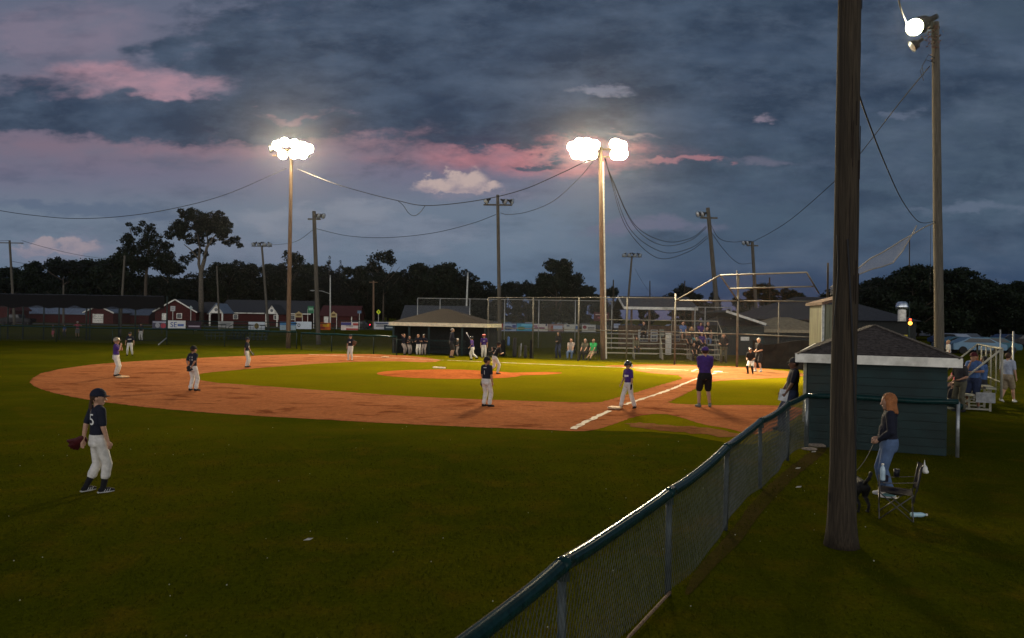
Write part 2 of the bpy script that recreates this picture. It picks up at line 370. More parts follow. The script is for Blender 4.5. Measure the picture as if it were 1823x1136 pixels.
M_road = mat('asphalt', (.045,.045,.048), .9, 0, .2, 2)
bm = B(); poly(bm, [(-400, 138, .004), (30, 138, .004), (30, 150, .004), (-400, 150, .004)])
tag(obj('road', bm, M_road), kind='structure')
bm = B(); poly(bm, [(20, 175, .008), (140, 150, .008), (220, 300, .008), (30, 300, .008)])
tag(obj('parking_lot', bm, M_road), kind='structure')

# blades of grass near the camera, clover heads
def blades():
    rs = np.random.RandomState(4)
    N = 200000
    z = np.sqrt(rs.uniform(3.0**2, 17.0**2, N)); keep = rs.uniform(0, 1, N) < np.clip((17.0-z)/11.0, 0, .8)
    z = z[keep]; n = len(z); x = rs.uniform(-.72, .72, n)*z
    clump = np.sin(x*3.1+np.sin(z*2.3)*2)*np.sin(z*2.7+np.cos(x*1.9)*2)
    h = rs.uniform(.010, .028, n)*(1+.35*clump); w = rs.uniform(.002, .005, n)*(1 + z*.05); a = rs.uniform(0, 2*np.pi, n)
    la = rs.uniform(0, 2*np.pi, n); ln = rs.uniform(.2, 1.1, n)*h
    V3 = np.zeros((n, 3, 3), np.float32)
    V3[:, 0, 0] = x - np.cos(a)*w; V3[:, 0, 1] = z - np.sin(a)*w
    V3[:, 1, 0] = x + np.cos(a)*w; V3[:, 1, 1] = z + np.sin(a)*w
    V3[:, 2, 0] = x + np.cos(la)*ln; V3[:, 2, 1] = z + np.sin(la)*ln; V3[:, 2, 2] = h
    me = bpy.data.meshes.new('grass_blades'); me.vertices.add(n*3); me.vertices.foreach_set('co', V3.ravel())
    me.loops.add(n*3); me.loops.foreach_set('vertex_index', np.arange(n*3, dtype=np.int32))
    me.polygons.add(n); me.polygons.foreach_set('loop_start', np.arange(0, n*3, 3, dtype=np.int32)); me.update(); me.validate()
    m = ground_mat('grass blade', (.042,.046,.003,1), (.058,.058,.004,1), (.080,.062,.007,1), 9, 0, 25)
    tag(mobj('grass_blades', me, m), 'short mown grass blades in the near outfield', None, kind='stuff')
    bm = B(); rnd = random.Random(3)
    for i in range(110):
        z = rnd.uniform(3.5, 18); x = rnd.uniform(-.7, .6)*z + (rnd.gauss(0, .2))
        if x > 6 and z > 13: continue
        ball(bm, (x, z, .04), rnd.uniform(.004, .009), 1)
    tag(obj('clover_heads', bm, mat('clover white', (.32,.32,.25))), 'tiny pale clover heads scattered in the grass', None, kind='stuff')
blades()
# ------------------------------------------------------------------ poles, lamps, wires
M_pole = mat('weathered pole wood', (.16,.10,.06), .85, 0, .5, 5, .5, stretch=(9, 9, .35))
M_pole_dark = mat('old dark pole wood', (.040,.030,.019), .9, 0, .5, 7, .9, dirt=(.028,.022,.015,1), stretch=(10, 10, .3))
M_pole_grey = mat('grey pole wood', (.09,.08,.062), .85, 0, .4, 5, .4, stretch=(9, 9, .35))
M_galv = mat('galvanised steel', (.42,.42,.38), .45, .6, .2, 6)
M_dkmetal = mat('dark lamp housing', (.03,.03,.03), .5, .5)
M_bowl = mat('lamp bowl aluminium', (.5,.46,.3), .35, .8)
M_wire = mat('black cable', (.012,.012,.014), .6)
M_lens_on = emis('lit lamp lens', (1, .82, .50), 760)
M_lens_on2 = emis('lit small lamp lens', (1, .84, .55), 330)
M_lens_off = mat('dull lamp glass', (.6,.66,.72), .15, .3, spec=.8)

def pole(name, base, top, r0, r1, m, label, group=None, flare=0, cat='pole'):
    base = Vector(base); top = Vector(top); rt = empty(name, base, 0, label, cat, group)
    bm = B(); d = top-base; n = 12
    pts = [d*(i/n) for i in range(n+1)]; rs = [r0+(r1-r0)*i/n for i in range(n+1)]
    if flare: pts = [Vector((0,0,0)), d*.012, d*.03, d*.06] + pts[1:]; rs = [r0+flare, r0+flare*.55, r0+flare*.25, r0+flare*.08] + rs[1:]
    rnd = random.Random(hash(name) % 97 + int(base.x*10)); rg = tube(bm, pts, rs, 20)
    for ring in rg:
        for v in ring: v.co += Vector((rnd.gauss(0, 1), rnd.gauss(0, 1), 0))*r0*.02
    obj('shaft', bm, m, rt, True); return rt
def floodlight(par, off, aim, lit=False, s=1.0, lm=None):
    """a bowl floodlight: housing, bowl, lens; off is local to the pole, aim the direction it looks"""
    aim = Vector(aim).normalized(); M = Matrix.Translation(off) @ aim.to_track_quat('Z', 'Y').to_matrix().to_4x4()
    bm = B(); lathe(bm, [(.001,-.5*s),(.09*s,-.5*s),(.10*s,-.28*s),(.13*s,-.22*s),(.24*s,-.08*s),(.30*s,.1*s),(.31*s,.12*s),(.29*s,.1*s),(.2*s,-.06*s)], 20, M)
    bw = obj('floodlight', bm, M_bowl if lit else M_dkmetal, par, True)
    bm = B(); lathe(bm, [(.292*s,.085*s),(.2*s,.15*s),(.1*s,.185*s),(.001,.19*s)], 20, M)
    obj('lens', bm, (lm or M_lens_on) if lit else M_lens_off, bw, True)
    bm = B(); b0 = Vector(off) - aim*.3*s; bar(bm, b0, b0 + Vector((0,0,-.3*s)), .05*s); obj('bracket', bm, M_dkmetal, bw)
SPOTS = []
def arm(par, a, b, w=.11, m=None):
    bm = B(); bar(bm, a, b, w); obj('crossarm', bm, m or M_pole_grey, par)
def spot(pos, target, power, size=100, r=.25, col=(1, .80, .52)):
    l = bpy.data.lights.new('field_light', 'SPOT'); l.energy = power; l.spot_size = rad(size); l.spot_blend = .7; l.shadow_soft_size = r; l.color = col
    o = bpy.data.objects.new('field_light', l); COL.objects.link(o); o.location = pos
    o.rotation_euler = (Vector(target)-Vector(pos)).to_track_quat('-Z', 'Y').to_euler(); return o
MIDF = Vector((-1, 34, 0))
# pole A
zA = G(513, 620).y; bA = G(513, 620); tA = P(519, 258, zA)
pa = pole('light_pole', bA, tA, .17, .12, M_pole, 'tall brown wooden pole with a lit floodlight cluster, left one of the two blazing poles', 'floodlight poles', cat='light pole')
T = tA-bA; rgt = Vector((1, 0, 0))
arm(pa, T*.975-rgt*1.6, T*.975+rgt*1.5, .12, M_pole); arm(pa, T*.945-rgt*1.4, T*.945+rgt*1.4, .1, M_pole)
for dx, dz in ((-.95,.1),(-.35,.35),(.35,.25),(.95,.05),(-.5,-.55),(.3,-.5),(.95,-.5),(1.35,-.1)):
    floodlight(pa, T*.985+Vector((dx, -.35, dz)), (dx*.25, -.75, -.35), True, 1.2)
floodlight(pa, T*.97+Vector((-1.5, -.2, .1)), (-.9, -.3, -.2), False)
# pole B
zB = 48.5; bB = G(1074, 640); bB = Vector(P(1074, 640, zB)); bB.z = 0; tB = P(1069, 262, zB)
pb = pole('light_pole', bB, tB, .17, .13, M_pole, 'tall brown pole with white conduit and blazing floodlights beside the aluminium bleachers', 'floodlight poles', cat='light pole')
T = tB-bB
bm = B(); tube(bm, [Vector((.17, -.1, .1)), T*.93+Vector((.14, -.1, 0))], .05, 8); obj('conduit', bm, mat('white conduit', (.6,.58,.5), .5), pb)
arm(pb, T*.99-rgt*2.0, T*.99+rgt*1.5, .12, M_pole); arm(pb, T*.955-rgt*1.9, T*.955+rgt*1.4, .1, M_pole)
for dx, dz in ((-1.75,.05),(-1.3,.3),(-.85,.3),(-.42,.2),(-1.55,-.35),(-1.05,-.4),(-.55,-.35),(.85,.3),(1.25,.15),(.9,-.35),(1.3,-.35)):
    floodlight(pb, T*.99+Vector((dx, -.35, dz)), (dx*.15-.1, -.75, -.4), True, 1.15)
# pole G, right behind the near dugout
zG = 31.0; bG = Vector(P(1673, 690, zG)); bG.z = 0; tG = P(1665, 40, zG)
pgl = pole('light_pole', bG, tG, .19, .14, M_pole_grey, 'tall weathered pole with one lit bowl lamp and a vine on top', 'floodlight poles', cat='light pole')
T = tG-bG
arm(pgl, T*.985-rgt*1.1, T*.985+rgt*.15, .1, M_dkmetal)
floodlight(pgl, T*.985+Vector((-1.05, -.45, -.15)), (-.55, -.8, -.35), True, 1.05, M_lens_on2)
floodlight(pgl, T*.985+Vector((-.5, -.1, .15)), (-.3, .75, -.1), False, 1.15)
floodlight(pgl, T*.985+Vector((-.85, 0, -.7)), (-.85, .2, -.6), False, .8)
bm = B(); rnd = random.Random(5)
for i in range(180):
    c = T*(1-abs(rnd.gauss(0, .045))) + Vector((rnd.gauss(-.18, .14), rnd.gauss(-.1, .12), rnd.uniform(-.1, .15))); s = rnd.uniform(.05, .12)
    x = Vector((rnd.gauss(0,1), rnd.gauss(0,1), rnd.gauss(0,1))).normalized(); y = x.orthogonal().normalized()
    poly(bm, [c, c+x*s, c+x*s*.8+y*s, c+y*s])
obj('vine_clump', bm, mat('brown vine', (.10,.05,.035), .8), pgl)['kind'] = 'stuff'
bm = B()
for k in range(2):
    a = T*.9 + Vector((-.05, -.1, -.2*k)); tube(bm, [a, a+Vector((-.35-.1*k, -.1, .1)), a+Vector((-.6-.07*k, -.1, -.35)), a+Vector((-.55, -.15, -.75))], .012, 5)
obj('loose_wires', bm, M_wire, pgl)
for k, dx in enumerate((-.9, .9)): spot(tA + Vector((dx, -.9, 0)), (-8+4*k, 34, 0), 5000, 110)
for k, dx in enumerate((-1.2, 1.1)): spot(tB + Vector((dx, -.9, 0)), (-2+9*k, 33+4*k, 0), 6000, 110)
spot(tB + Vector((.8, -1.0, -.2)), HOME, 62000, 38)
spot(tG + Vector((-1.3, -1.3, -.4)), (1, 28, 0), 4500, 70)
spot(tG + Vector((-1.3, -1.0, -.4)), (10, 38, 0), 11000, 60)

def flood_pole(base_px, top_px, z, r, lab, lamps, m=M_pole_grey, armw=1.1, armf=.93, s=.8):
    b = Vector(P(base_px[0], base_px[1], z)); b.z = 0; t = P(top_px[0], top_px[1], z)
    p = pole('floodlight_pole', b, t, r, r*.75, m, lab, 'unlit floodlight poles', cat='light pole'); T = t-b
    arm(p, T*armf-rgt*armw, T*armf+rgt*armw, .12, m)
    for (dx, ax) in lamps: floodlight(p, T*armf+Vector((dx, -.1, .28)), (ax, -.35, -.35), False, s)
    return p, b, t
pC, bC, tC = flood_pole((890,622),(886,347), 62, .16, 'unlit pole with a wide crossarm of three floodlights standing behind the far dugout', [(-.9,-.5),(.55,.6),(1.1,.9)], armw=1.15, armf=.935)
pD, bD, tD = flood_pole((567,615),(559,376), 66, .2, 'unlit grey pole with lamps turned right, just right of the left blazing pole', [(.35,.8),(.75,.9)], armw=.55, armf=.94)
pE, bE, tE = flood_pole((1284,625),(1260,370), 62, .2, 'leaning unlit pole with lamps turned left beside the backstop', [(-.5,-.8),(-.85,-.95)], armw=.7, armf=.93)
pF, bF, tF = flood_pole((1350,612),(1339,430), 80, .2, 'short unlit lamp pole seen above the backstop', [(-.5,-.8),(-.9,-.95)], armw=.6, armf=.96)
pH, bH, tH = flood_pole((478,586),(466,437), 120, .2, 'pale slanting pole with a row of four lamps before the left trees', [(-1.2,-.3),(-.4,-.3),(.4,.3),(1.2,.3)], armw=1.6, armf=.99, s=1.2)
pI, bI, tI = flood_pole((1113,590),(1125,456), 125, .2, 'pale slanting pole with a row of four lamps over the pavilion', [(-1.2,-.3),(-.4,-.3),(.4,.3),(1.2,.3)], armw=1.6, armf=.99, s=1.2)
def upole(b, t, z, r, lab, m=M_pole_grey, cross=0, name='utility_pole', armx=0):
    bb = Vector(P(b[0], b[1], z)); bb.z = 0; tt = P(t[0], t[1], z)
    p = pole(name, bb, tt, r, r*.7, m, lab, 'thin poles in the distance'); T = tt-bb
    if cross: arm(p, T*.97-rgt*cross, T*.97+rgt*cross, .14, m)
    return p, bb, tt
pJ, bJ, tJ = upole((26,578),(17,428), 125, .22, 'utility pole with a crossarm at the far left edge', cross=2.2)
upole((213,603),(222,455), 78, .13, 'bare slanting netting pole left of the tall trees')
upole((113,580),(113,508), 140, .2, 'short post seen above the batting cage net')
upole((391,578),(386,474), 115, .15, 'thin pole beside the lone tall tree')
p, b_, t_ = upole((588,580),(588,490), 145, .16, 'grey metal street light pole with a long arm', M_galv, name='street_light')
bm = B(); tube(bm, [t_-b_+Vector((0,0,-3.5)), t_-b_+Vector((-1.5,0,-3.0)), t_-b_+Vector((-3,0,-2.9))], .07, 6); obj('arm', bm, M_galv, p)
bm = B(); ball(bm, t_-b_+Vector((-3.3,0,-2.95)), (.5,.2,.12)); obj('lamp_head', bm, M_galv, p)
pK, bK, tK = upole((665,580),(665,500), 150, .22, 'brown utility pole with short crossarm behind the warning sign', M_pole, cross=.8)
upole((829,575),(833,485), 105, .16, 'pale thin pole behind the concession roof', M_galv)
for (bx, tx, ty, z, lab) in [(1091,1092,498,110,'dark post just right of the pole with white conduit'), (1157,1157,500,130,'dark post above the pavilion roof'), (1219,1219,500,120,'dark post above the right end of the pavilion roof'),
                          (1371,1370,494,95,'dark post over the tan roof'), (1474,1474,468,30,'thin post behind the corrugated shed')]:
    upole((bx, 600), (tx, ty), z, .12 if z > 40 else .05, lab, M_pole_dark)

# near pole
bN = G(1498, 972); tN = Vector((bN.x-.02, bN.y, 11.5))
pn = pole('near_utility_pole', bN, tN, .145, .11, M_pole_dark, 'thick dark wooden pole in the foreground running out of the top', None, .055)
bm = B(); pts = []
for i in range(60):
    t = i/59; a = -1.9 + t*1.5; r = .152 - .010*t; pts.append((r*math.cos(a)-.002, r*math.sin(a), .3 + (1-t)*3.4 if False else 3.55 - t*3.4))
tube(bm, pts, .011, 6); obj('ground_cable', bm, M_wire, pn)
bm = B(); pts = [(-.15+.02*math.sin(i*.5), -.09, 3.6-i*.12) for i in range(10)]; tube(bm, pts, .008, 6); obj('ground_cable', bm, M_wire, pn)
bm = B(); rnd = random.Random(2)
for k in range(26):
    a = rnd.uniform(math.pi, 2*math.pi); z = rnd.uniform(.5, 8); r = .145-.0031*z-.002; h = rnd.uniform(.2, .7)
    bar(bm, (r*math.cos(a), r*math.sin(a), z), (r*math.cos(a)+.002, r*math.sin(a), z+h), .009, .006)
obj('cracks', bm, mat('crack shade', (.02,.013,.01), .9), pn)['kind'] = 'stuff'

def wire(pts, label, r=.022, grp='overhead wires', n=16, sag=None):
    pts = [Vector(p) for p in pts]
    if sag is not None:
        a, b = pts; pts = [a+(b-a)*t/n - Vector((0,0,sag*4*(t/n)*(1-t/n))) for t in range(n+1)]
    else:  # catmull-rom
        q = []; pp = [pts[0]*2-pts[1]] + pts + [pts[-1]*2-pts[-2]]
        for i in range(1, len(pp)-2):
            for k in range(8):
                t = k/8; p0, p1, p2, p3 = pp[i-1:i+3]
                q.append(.5*((2*p1) + (p2-p0)*t + (2*p0-5*p1+4*p2-p3)*t*t + (-p0+3*p1-3*p2+p3)*t**3))
        pts = q + [pts[-1]]
    bm = B(); tube(bm, pts, r, 6); tag(obj('overhead_wire', bm, M_wire, smooth=True), label, 'wire', grp)
wA = P(510, 300, zA); wA2 = P(530, 301, zA)
wire([P(-120,352,50), P(0,375,52), P(65,384,53), P(130,389,54), P(210,386,55), P(300,373,56), P(400,347,57), wA], 'long cable sagging from the left edge to the left blazing pole')
wire([wA2, P(590,325,56), P(650,343,55), P(707,357,54), P(760,366,53), P(850,357,51.5), P(930,338,50), P(1000,308,49), P(1045,287,zB), P(1068,284,zB)], 'cable slung between the two blazing poles', .026)
wire([P(709,358,54), P(718,366,54), P(728,380,53.8), P(738,384,53.6), P(748,378,53.4), P(757,366,53)], 'small drooping splice loop halfway along the cable', .02)
wire([P(1055,288,zB), P(1030,318,51), P(985,358,56), P(940,377,59), P(905,382,61.5), P(891,379,62)], 'thin wire falling from the right blazing pole to the three lamp crossarm')
wire([P(562,407,66), P(620,420,65.5), P(690,423,64.5), P(770,415,63.6), P(840,398,62.5), P(883,382,62)], 'wire sagging between the two unlit poles in the middle')
for k, (l1, l2, e) in enumerate([((1130,400),(1185,430),(1257,403)), ((1130,404),(1180,437),(1258,405)), ((1122,408),(1180,449),(1259,420)), ((1115,405),(1170,459),(1260,424))]):
    wire([P(1076+k*.7,282,zB), P(1090-k,318,zB+1.5), P(*l1, 52), P(*l2, 56), P((l2[0]+e[0])/2+10, (l2[1]+e[1])/2+7, 59), P(*e, 62)],
         ['uppermost','second','third','lowest'][k] + ' of the four cables drooping from the right blazing pole to the leaning pole', .02)
wire([P(1263,395,62), P(1280,424,66), P(1305,431,71), P(1325,429,76), P(1339,430,80)], 'upper wire from the leaning pole to the short pole')
wire([P(1264,410,62), P(1285,440,66), P(1305,462,70), P(1320,470,75), P(1340,468,80)], 'lower wire from the leaning pole to the short pole')
wire([P(1341,430,80), P(1370,415,72), P(1410,389,62), P(1478,330,50), P(1522,285,44), P(1600,185,36), P(1655,118,zG)], 'wire climbing right from the short pole to the lit right pole')
wire([P(1519,133,bN.y), P(1540,200,12), P(1575,290,16), P(1605,355,22), P(1630,390,28), P(1645,397,30), P(1664,394,zG)], 'slack wire from the near pole down to the lit right pole', .013)
wire([P(1590,-60,22), P(1600,0,25), P(1606,22,27), P(1614,42,zG-.5)], 'cable dropping from above onto the lit bowl lamp', .03)
wire([P(-60,432,150), tJ], 'thin wire leaving the left utility pole leftward', .03)
wire([tJ + Vector((2,0,0)), P(210,462,165)], 'upper thin wire from the left utility pole to the trees', .03, sag=.6)
wire([tJ + Vector((.5,0,-3.4)), P(190,470,165)], 'lower thin wire from the left utility pole to the trees', .03, sag=.8)
wire([P(562,406,66), P(520,432,85), tH+Vector((0,0,0)) ], 'wire dropping left from the unlit grey pole to the four lamp pole', .02)
wire([tK, P(440,470,170)], 'low utility wire left of the street light', .03, sag=1)
wire([tI+Vector((.5,0,-2)), P(1225,560,110)], 'slack wire falling right from the four lamp pole', .02, sag=2)
# ------------------------------------------------------------------ fences
M_link = netmat('chain link', (.22,.22,.20), .05, .045, .5)
M_link_dk = netmat('green chain link', (.03,.045,.04), .05, .06, .2)
M_net = netmat('black netting', (.004,.004,.005), .045, .42)
M_net_thin = netmat('pale netting', (.25,.22,.2), .045, .2)
M_cap = mat('dark green pipe cap', (.006,.026,.025), .16, 0, .3, 20, spec=.12)
M_rail = mat('fence rail steel', (.11,.105,.09), .6, .2, .25, 4)
M_postdk = mat('dark green post', (.02,.035,.03), .5, .3)
def netsheet(name, cols, m, parent):
    """cols: list of (bottom point, top point); uv in metres"""
    bm = B(); uvl = bm.loops.layers.uv.new('UVMap'); u = 0; prev = None
    for (a, b) in cols:
        a = Vector(a); b = Vector(b)
        if prev is not None: u += (a-prev[0]).length
        va, vb = bm.verts.new(a), bm.verts.new(b); cur = (a, b, va, vb, u)
        if prev is not None:
            f = bm.faces.new((prev[2], va, vb, prev[3]))
            for l in f.loops:
                uu = prev[4] if l.vert in (prev[2], prev[3]) else u
                l[uvl].uv = (uu, l.vert.co.z)
        prev = cur
    me = bpy.data.meshes.new(name); bm.to_mesh(me); bm.free(); return mobj(name, me, m, parent)
def fence(pts, h, label, rails=(1.0,), postm=M_rail, link=M_link, r=.03, cap=None, capr=.06, group='chain link fences', mid=None, postr=None):
    o = Vector(pts[0]); rt = empty('chain_link_fence', o, 0, label, 'fence', group); L = [Vector(p)-o for p in pts]
    for p in L:
        bm = B(); tube(bm, [p, p+Vector((0,0,h))], postr or r, 8); obj('post', bm, postm, rt, True)
    for f in rails:
        bm = B(); tube(bm, [p+Vector((0,0,h*f)) for p in L], r*.8, 6); obj('rail', bm, postm, rt, True)
    netsheet('chain_link', [(p+Vector((0,.02,.03)), p+Vector((0,.02,h))) for p in L], link, rt)
    if cap:
        bm = B(); q = []
        for a, b in zip(L, L[1:]):
            for k in range(4): q.append(a+(b-a)*k/4 + Vector((0,0,h+.02*math.sin(k*1.6))))
        q.append(L[-1]+Vector((0,0,h))); tube(bm, q, capr, 8); obj('pipe_cap', bm, cap, rt, True)
    return rt
def line(a, b, n): a = Vector(a); b = Vector(b); return [a+(b-a)*i/n for i in range(n+1)]

# near fence: real woven wire, corrugated cap
NF = [Vector(p) for p in [(-2.9,-1.6,0), (-1.85,.6,0), (-.72,2.8,0), (.36,5.0,0), (1.51,7.28,0), (2.68,9.56,0), (3.89,11.98,0), (5.18,14.4,0), (6.06,15.8,0)]]
NH = [1.0, 1.0, 1.0, 1.0, .96, 1.02, 1.04, 1.06, 1.09]
def near_fence():
    rt = empty('near_fence', NF[3], 0, 'long sagging chain link fence with dark green pipe cap, nearest the camera', 'fence', 'chain link fences'); o = NF[3]
    mp = mat('near post grey green', (.06,.075,.075), .5, .4)
    for i, p in enumerate(NF):
        bm = B(); tube(bm, [p-o, p-o+Vector((.01*(i % 3-1),.02,NH[i]-.02))], .03 if i < 8 else .045, 10); obj('post', bm, mp, rt, True)
    # path along the top with sag between posts and slight rise at posts
    path = []
    for i in range(len(NF)-1):
        a, b = NF[i], NF[i+1]; n = 24
        for k in range(n):
            t = k/n; s = 4*t*(1-t); p = a.lerp(b, t); h = NH[i]*(1-t)+NH[i+1]*t - .022*s + .008*math.exp(-(min(t, 1-t)*9)**2)
            nrm = Vector((-(b-a).y, (b-a).x, 0)).normalized(); path.append((p + nrm*.02*s*(1 if i % 2 else -.4), h))
    path.append((NF[-1], NH[-1]))
    bm = B(); q = [p-o+Vector((0,0,h)) for p, h in path]; dense = []; rr = []
    acc = 0
    for a, b in zip(q, q[1:]):
        n = max(2, int((b-a).length/.012)) if a.y > -4 and (a+o).y > 1.5 and (a+o).y < 9 else 2
        for k in range(n):
            acc += (b-a).length/n; dense.append(a.lerp(b, k/n)); rr.append(.050 + (.003 if len(dense) % 2 else 0))
    tube(bm, dense, rr, 14); obj('pipe_cap', bm, M_cap, rt, True)
    for i in (3, 4, 5, 6, 7):   # couplings where the pipe lengths meet
        j = [k for k, (p, h) in enumerate(path) if (p-NF[i]).length < .01][0]
        bm = B(); tube(bm, [q[j-1].lerp(q[j], .2), q[j], q[j].lerp(q[j+1], .8)], .053, 14); obj('coupling', bm, M_cap, rt, True)
        bm = B(); box(bm, q[j]+Vector((0,0,-.075)), (.07,.07,.06)); obj('clip', bm, M_postdk, rt)
    # woven wire as crossing zigzags
    N = len(path); cum = [0]
    for a, b in zip(path, path[1:]): cum.append(cum[-1] + (b[0]-a[0]).length)
    tot = cum[-1]; cumn = np.array(cum); PX = np.array([p.x-o.x for p, h in path]); PY = np.array([p.y-o.y for p, h in path]); PHh = np.array([h for p, h in path])
    start = np.interp(1.2, np.array([p.y for p, h in path]), cumn)
    pitch = .062; W = .0017; verts = []; faces = []
    s0 = start
    rows = 15
    def at(s, f):
        x = np.interp(s, cumn, PX); y = np.interp(s, cumn, PY); h = np.interp(s, cumn, PHh)
        bulge = .05*math.sin(s*1.3)*(1-f)**2
        return Vector((x+.03+bulge, y-.03, .06 + .03*math.sin(s*2.1)**2 + (h-.1)*f))
    s = start
    while s < tot:
        for sg in (1, -1):
            prev = None
            for k in range(0, rows+1, 3):
                f = k/rows; ss_ = s + sg*k*pitch*.5
                if ss_ < start or ss_ > tot: prev = None; continue
                p = at(ss_, f)
                w = W*(1+.05*(p.y+o.y))
                n0 = len(verts); verts += [(p.x-w, p.y, p.z), (p.x+w*.3, p.y-w, p.z), (p.x+w*.7, p.y+w, p.z)]
                if prev is not None:
                    for j in range(3): faces.append((prev+j, prev+(j+1) % 3, n0+(j+1) % 3, n0+j))
                prev = n0
        s += pitch
    me = bpy.data.meshes.new('chain_link'); me.from_pydata(verts, [], faces); mobj('chain_link', me, mat('woven wire', (.085,.095,.09), .6, .3), rt)
    bm = B(); a = G(1120, 1136)-o; tube(bm, [G(1092,1190)-o+Vector((0,0,.02)), G(1120,1140)-o+Vector((0,0,.03)), G(1193,1062)-o+Vector((0,0,.04))], .014, 8); obj('bottom_rail', bm, M_pole, rt)
near_fence()
# fence across the near dugout
c0 = NF[-1]; c1 = Vector((8.72, 15.05, 0))
fence(line(c0, c1, 1), 1.08, 'low fence with green pipe cap crossing in front of the green shed wall', (1.0,), mat('galv post', (.3,.32,.32), .4, .6), M_link_dk, .035, M_cap, .055)
e1 = P(1668, 640, 16.6); e1.z = 0
rt = empty('hanging_pipe', c1, 0, 'short green pipe cap curling down behind the end post beside the shed', 'pipe')
bm = B(); tube(bm, [Vector((-.35,1.2,1.25)), Vector((-.2,.8,1.12)), Vector((-.05,.35,1.02)), Vector((.1,.05,.98))], .055, 10); obj('pipe', bm, M_cap, rt, True)

# foul and outfield fence on the far left, green capped
FL = [G(-60,606), G(0,607), G(100,609), G(200,612), G(297,614), G(400,617), G(528,621)]
fence(FL, 1.25, 'long low fence with green pipe cap along the left outfield', (1.0,), M_postdk, M_link_dk, .035, M_cap, .06)
FL2 = [G(536,623), G(590,626), G(625,628), G(665,630), G(706,632)]
fence(FL2, 1.2, 'low green capped fence just left of the far dugout', (1.0,), M_postdk, M_link, .035, M_cap, .07)
# outfield fence of the next diamond carrying the banners
zb1 = 92
def FP(px, z): p = P(px, 570, z); p.z = 0; return p
fence([FP(x, 92) for x in (288,345,400,455,510)], 1.55, 'distant banner fence of the next diamond at left', (1.0,), M_postdk, M_link_dk, .04, M_cap, .05)
fence([FP(x, z) for x, z in ((510,92),(552,94),(596,96))], 1.45, 'short distant banner fence behind the left blazing pole', (1.0,), M_postdk, M_link_dk, .04, M_cap, .05)
fence([FP(x, 125) for x in (600,668,705,860,905,960,1010,1062)], 1.65, 'distant banner fence of the next diamond seen through the backstop', (1.0,), M_postdk, M_link_dk, .04)
# tall far fence behind
def rise(b, z): q = P(b[0], b[1], z); q.z = 0; return q
# backstop fence line with tall posts
BS = [rise((x, 640), z) for x, z in ((868,50.5),(948,48.6),(1029,46.8),(1115,45.6),(1201,44.6))]
fence(BS, 3.85, 'tall galvanised fence between the far dugout and the backstop', (1.0, .49), M_rail, M_link, .034, postr=.045)
fence([rise((x, 640), z) for x, z in ((742,66),(782,66),(835,66),(897,66),(958,66),(1023,66),(1088,66))], 4.1, 'second taller grey fence behind the far dugout', (1.0,), M_galv, M_link, .04)
fence([rise((x, 640), z) for x, z in ((1236,60),(1254,60),(1300,60))], 3.6, 'tall fence panel behind the bleachers beside the dark shed', (1.0,), M_galv, M_link, .04)
# backstop with overhang
def backstop():
    a = BS[-1]; b = rise((1312, 650), 43.2); c = rise((1385, 650), 42.5); d = rise((1462, 650), 41.5)
    o = a; rt = empty('backstop', o, 0, 'tall backstop with slanted pipe hood behind home plate', 'backstop'); H = 3.7
    Z = Vector((0, 0, 1))
    for p, h, r in ((a, 4.1, .055), (b, 5.2, .065), (c, H, .04), (d, H, .05)):
        bm = B(); tube(bm, [p-o, p-o+Z*h], r, 8); obj('post', bm, M_rail, rt, True)
    tl = P(1282, 490, 40.5)-o; tr = P(1436, 485, 38.5)-o; ra = a-o+Z*H; rb = b-o+Z*H; rd = P(1458, 522, 41)-o; ml = P(1300,514,41.7)-o; mr = P(1449,510,40)-o
    for s in ([ra, rb], [rb, d-o+Z*H], [a-o+Z*1.85, b-o+Z*1.85], [b-o+Z*1.85, d-o+Z*1.75], [ra, tl], [tl, tr], [tl, rb], [tr, rd], [ml, mr], [P(1312,482,43.1)-o, b-o+Z*H]):
        bm = B(); tube(bm, s, .04, 8); obj('pipe', bm, M_rail, rt, True)
    netsheet('chain_link', [(a-o, ra), (b-o, rb), (c-o, c-o+Z*H), (d-o, d-o+Z*H)], M_link, rt)
    netsheet('hood_mesh', [(rb, tl), (d-o+Z*H, tr)], M_link, rt)
    bm = B(); q = [b.lerp(d, t) for t in (.18, .3, .45, .6, .75, .9, 1)]
    hs = (1.55, 1.3, 1.35, 1.5, 1.6, 1.5, 1.5); prev = None
    for i, p in enumerate(q):
        p = p-o+Vector((0, -.25, 0)); v1 = bm.verts.new(p); v2 = bm.verts.new(p+Vector((0, .08*(-1)**i, hs[i]))); v3 = bm.verts.new(p+Vector((0,.06,0))); v4 = bm.verts.new(p+Vector((0,.14,hs[i])))
        if prev: bm.faces.new((prev[0], v1, v2, prev[1])); bm.faces.new((prev[2], v3, v4, prev[3])); bm.faces.new((prev[1], v2, v4, prev[3]))
        prev = (v1, v2, v3, v4)
    obj('windscreen', bm, mat('black windscreen', (.010,.009,.008), .9, 0, .4, 3), rt)
backstop()
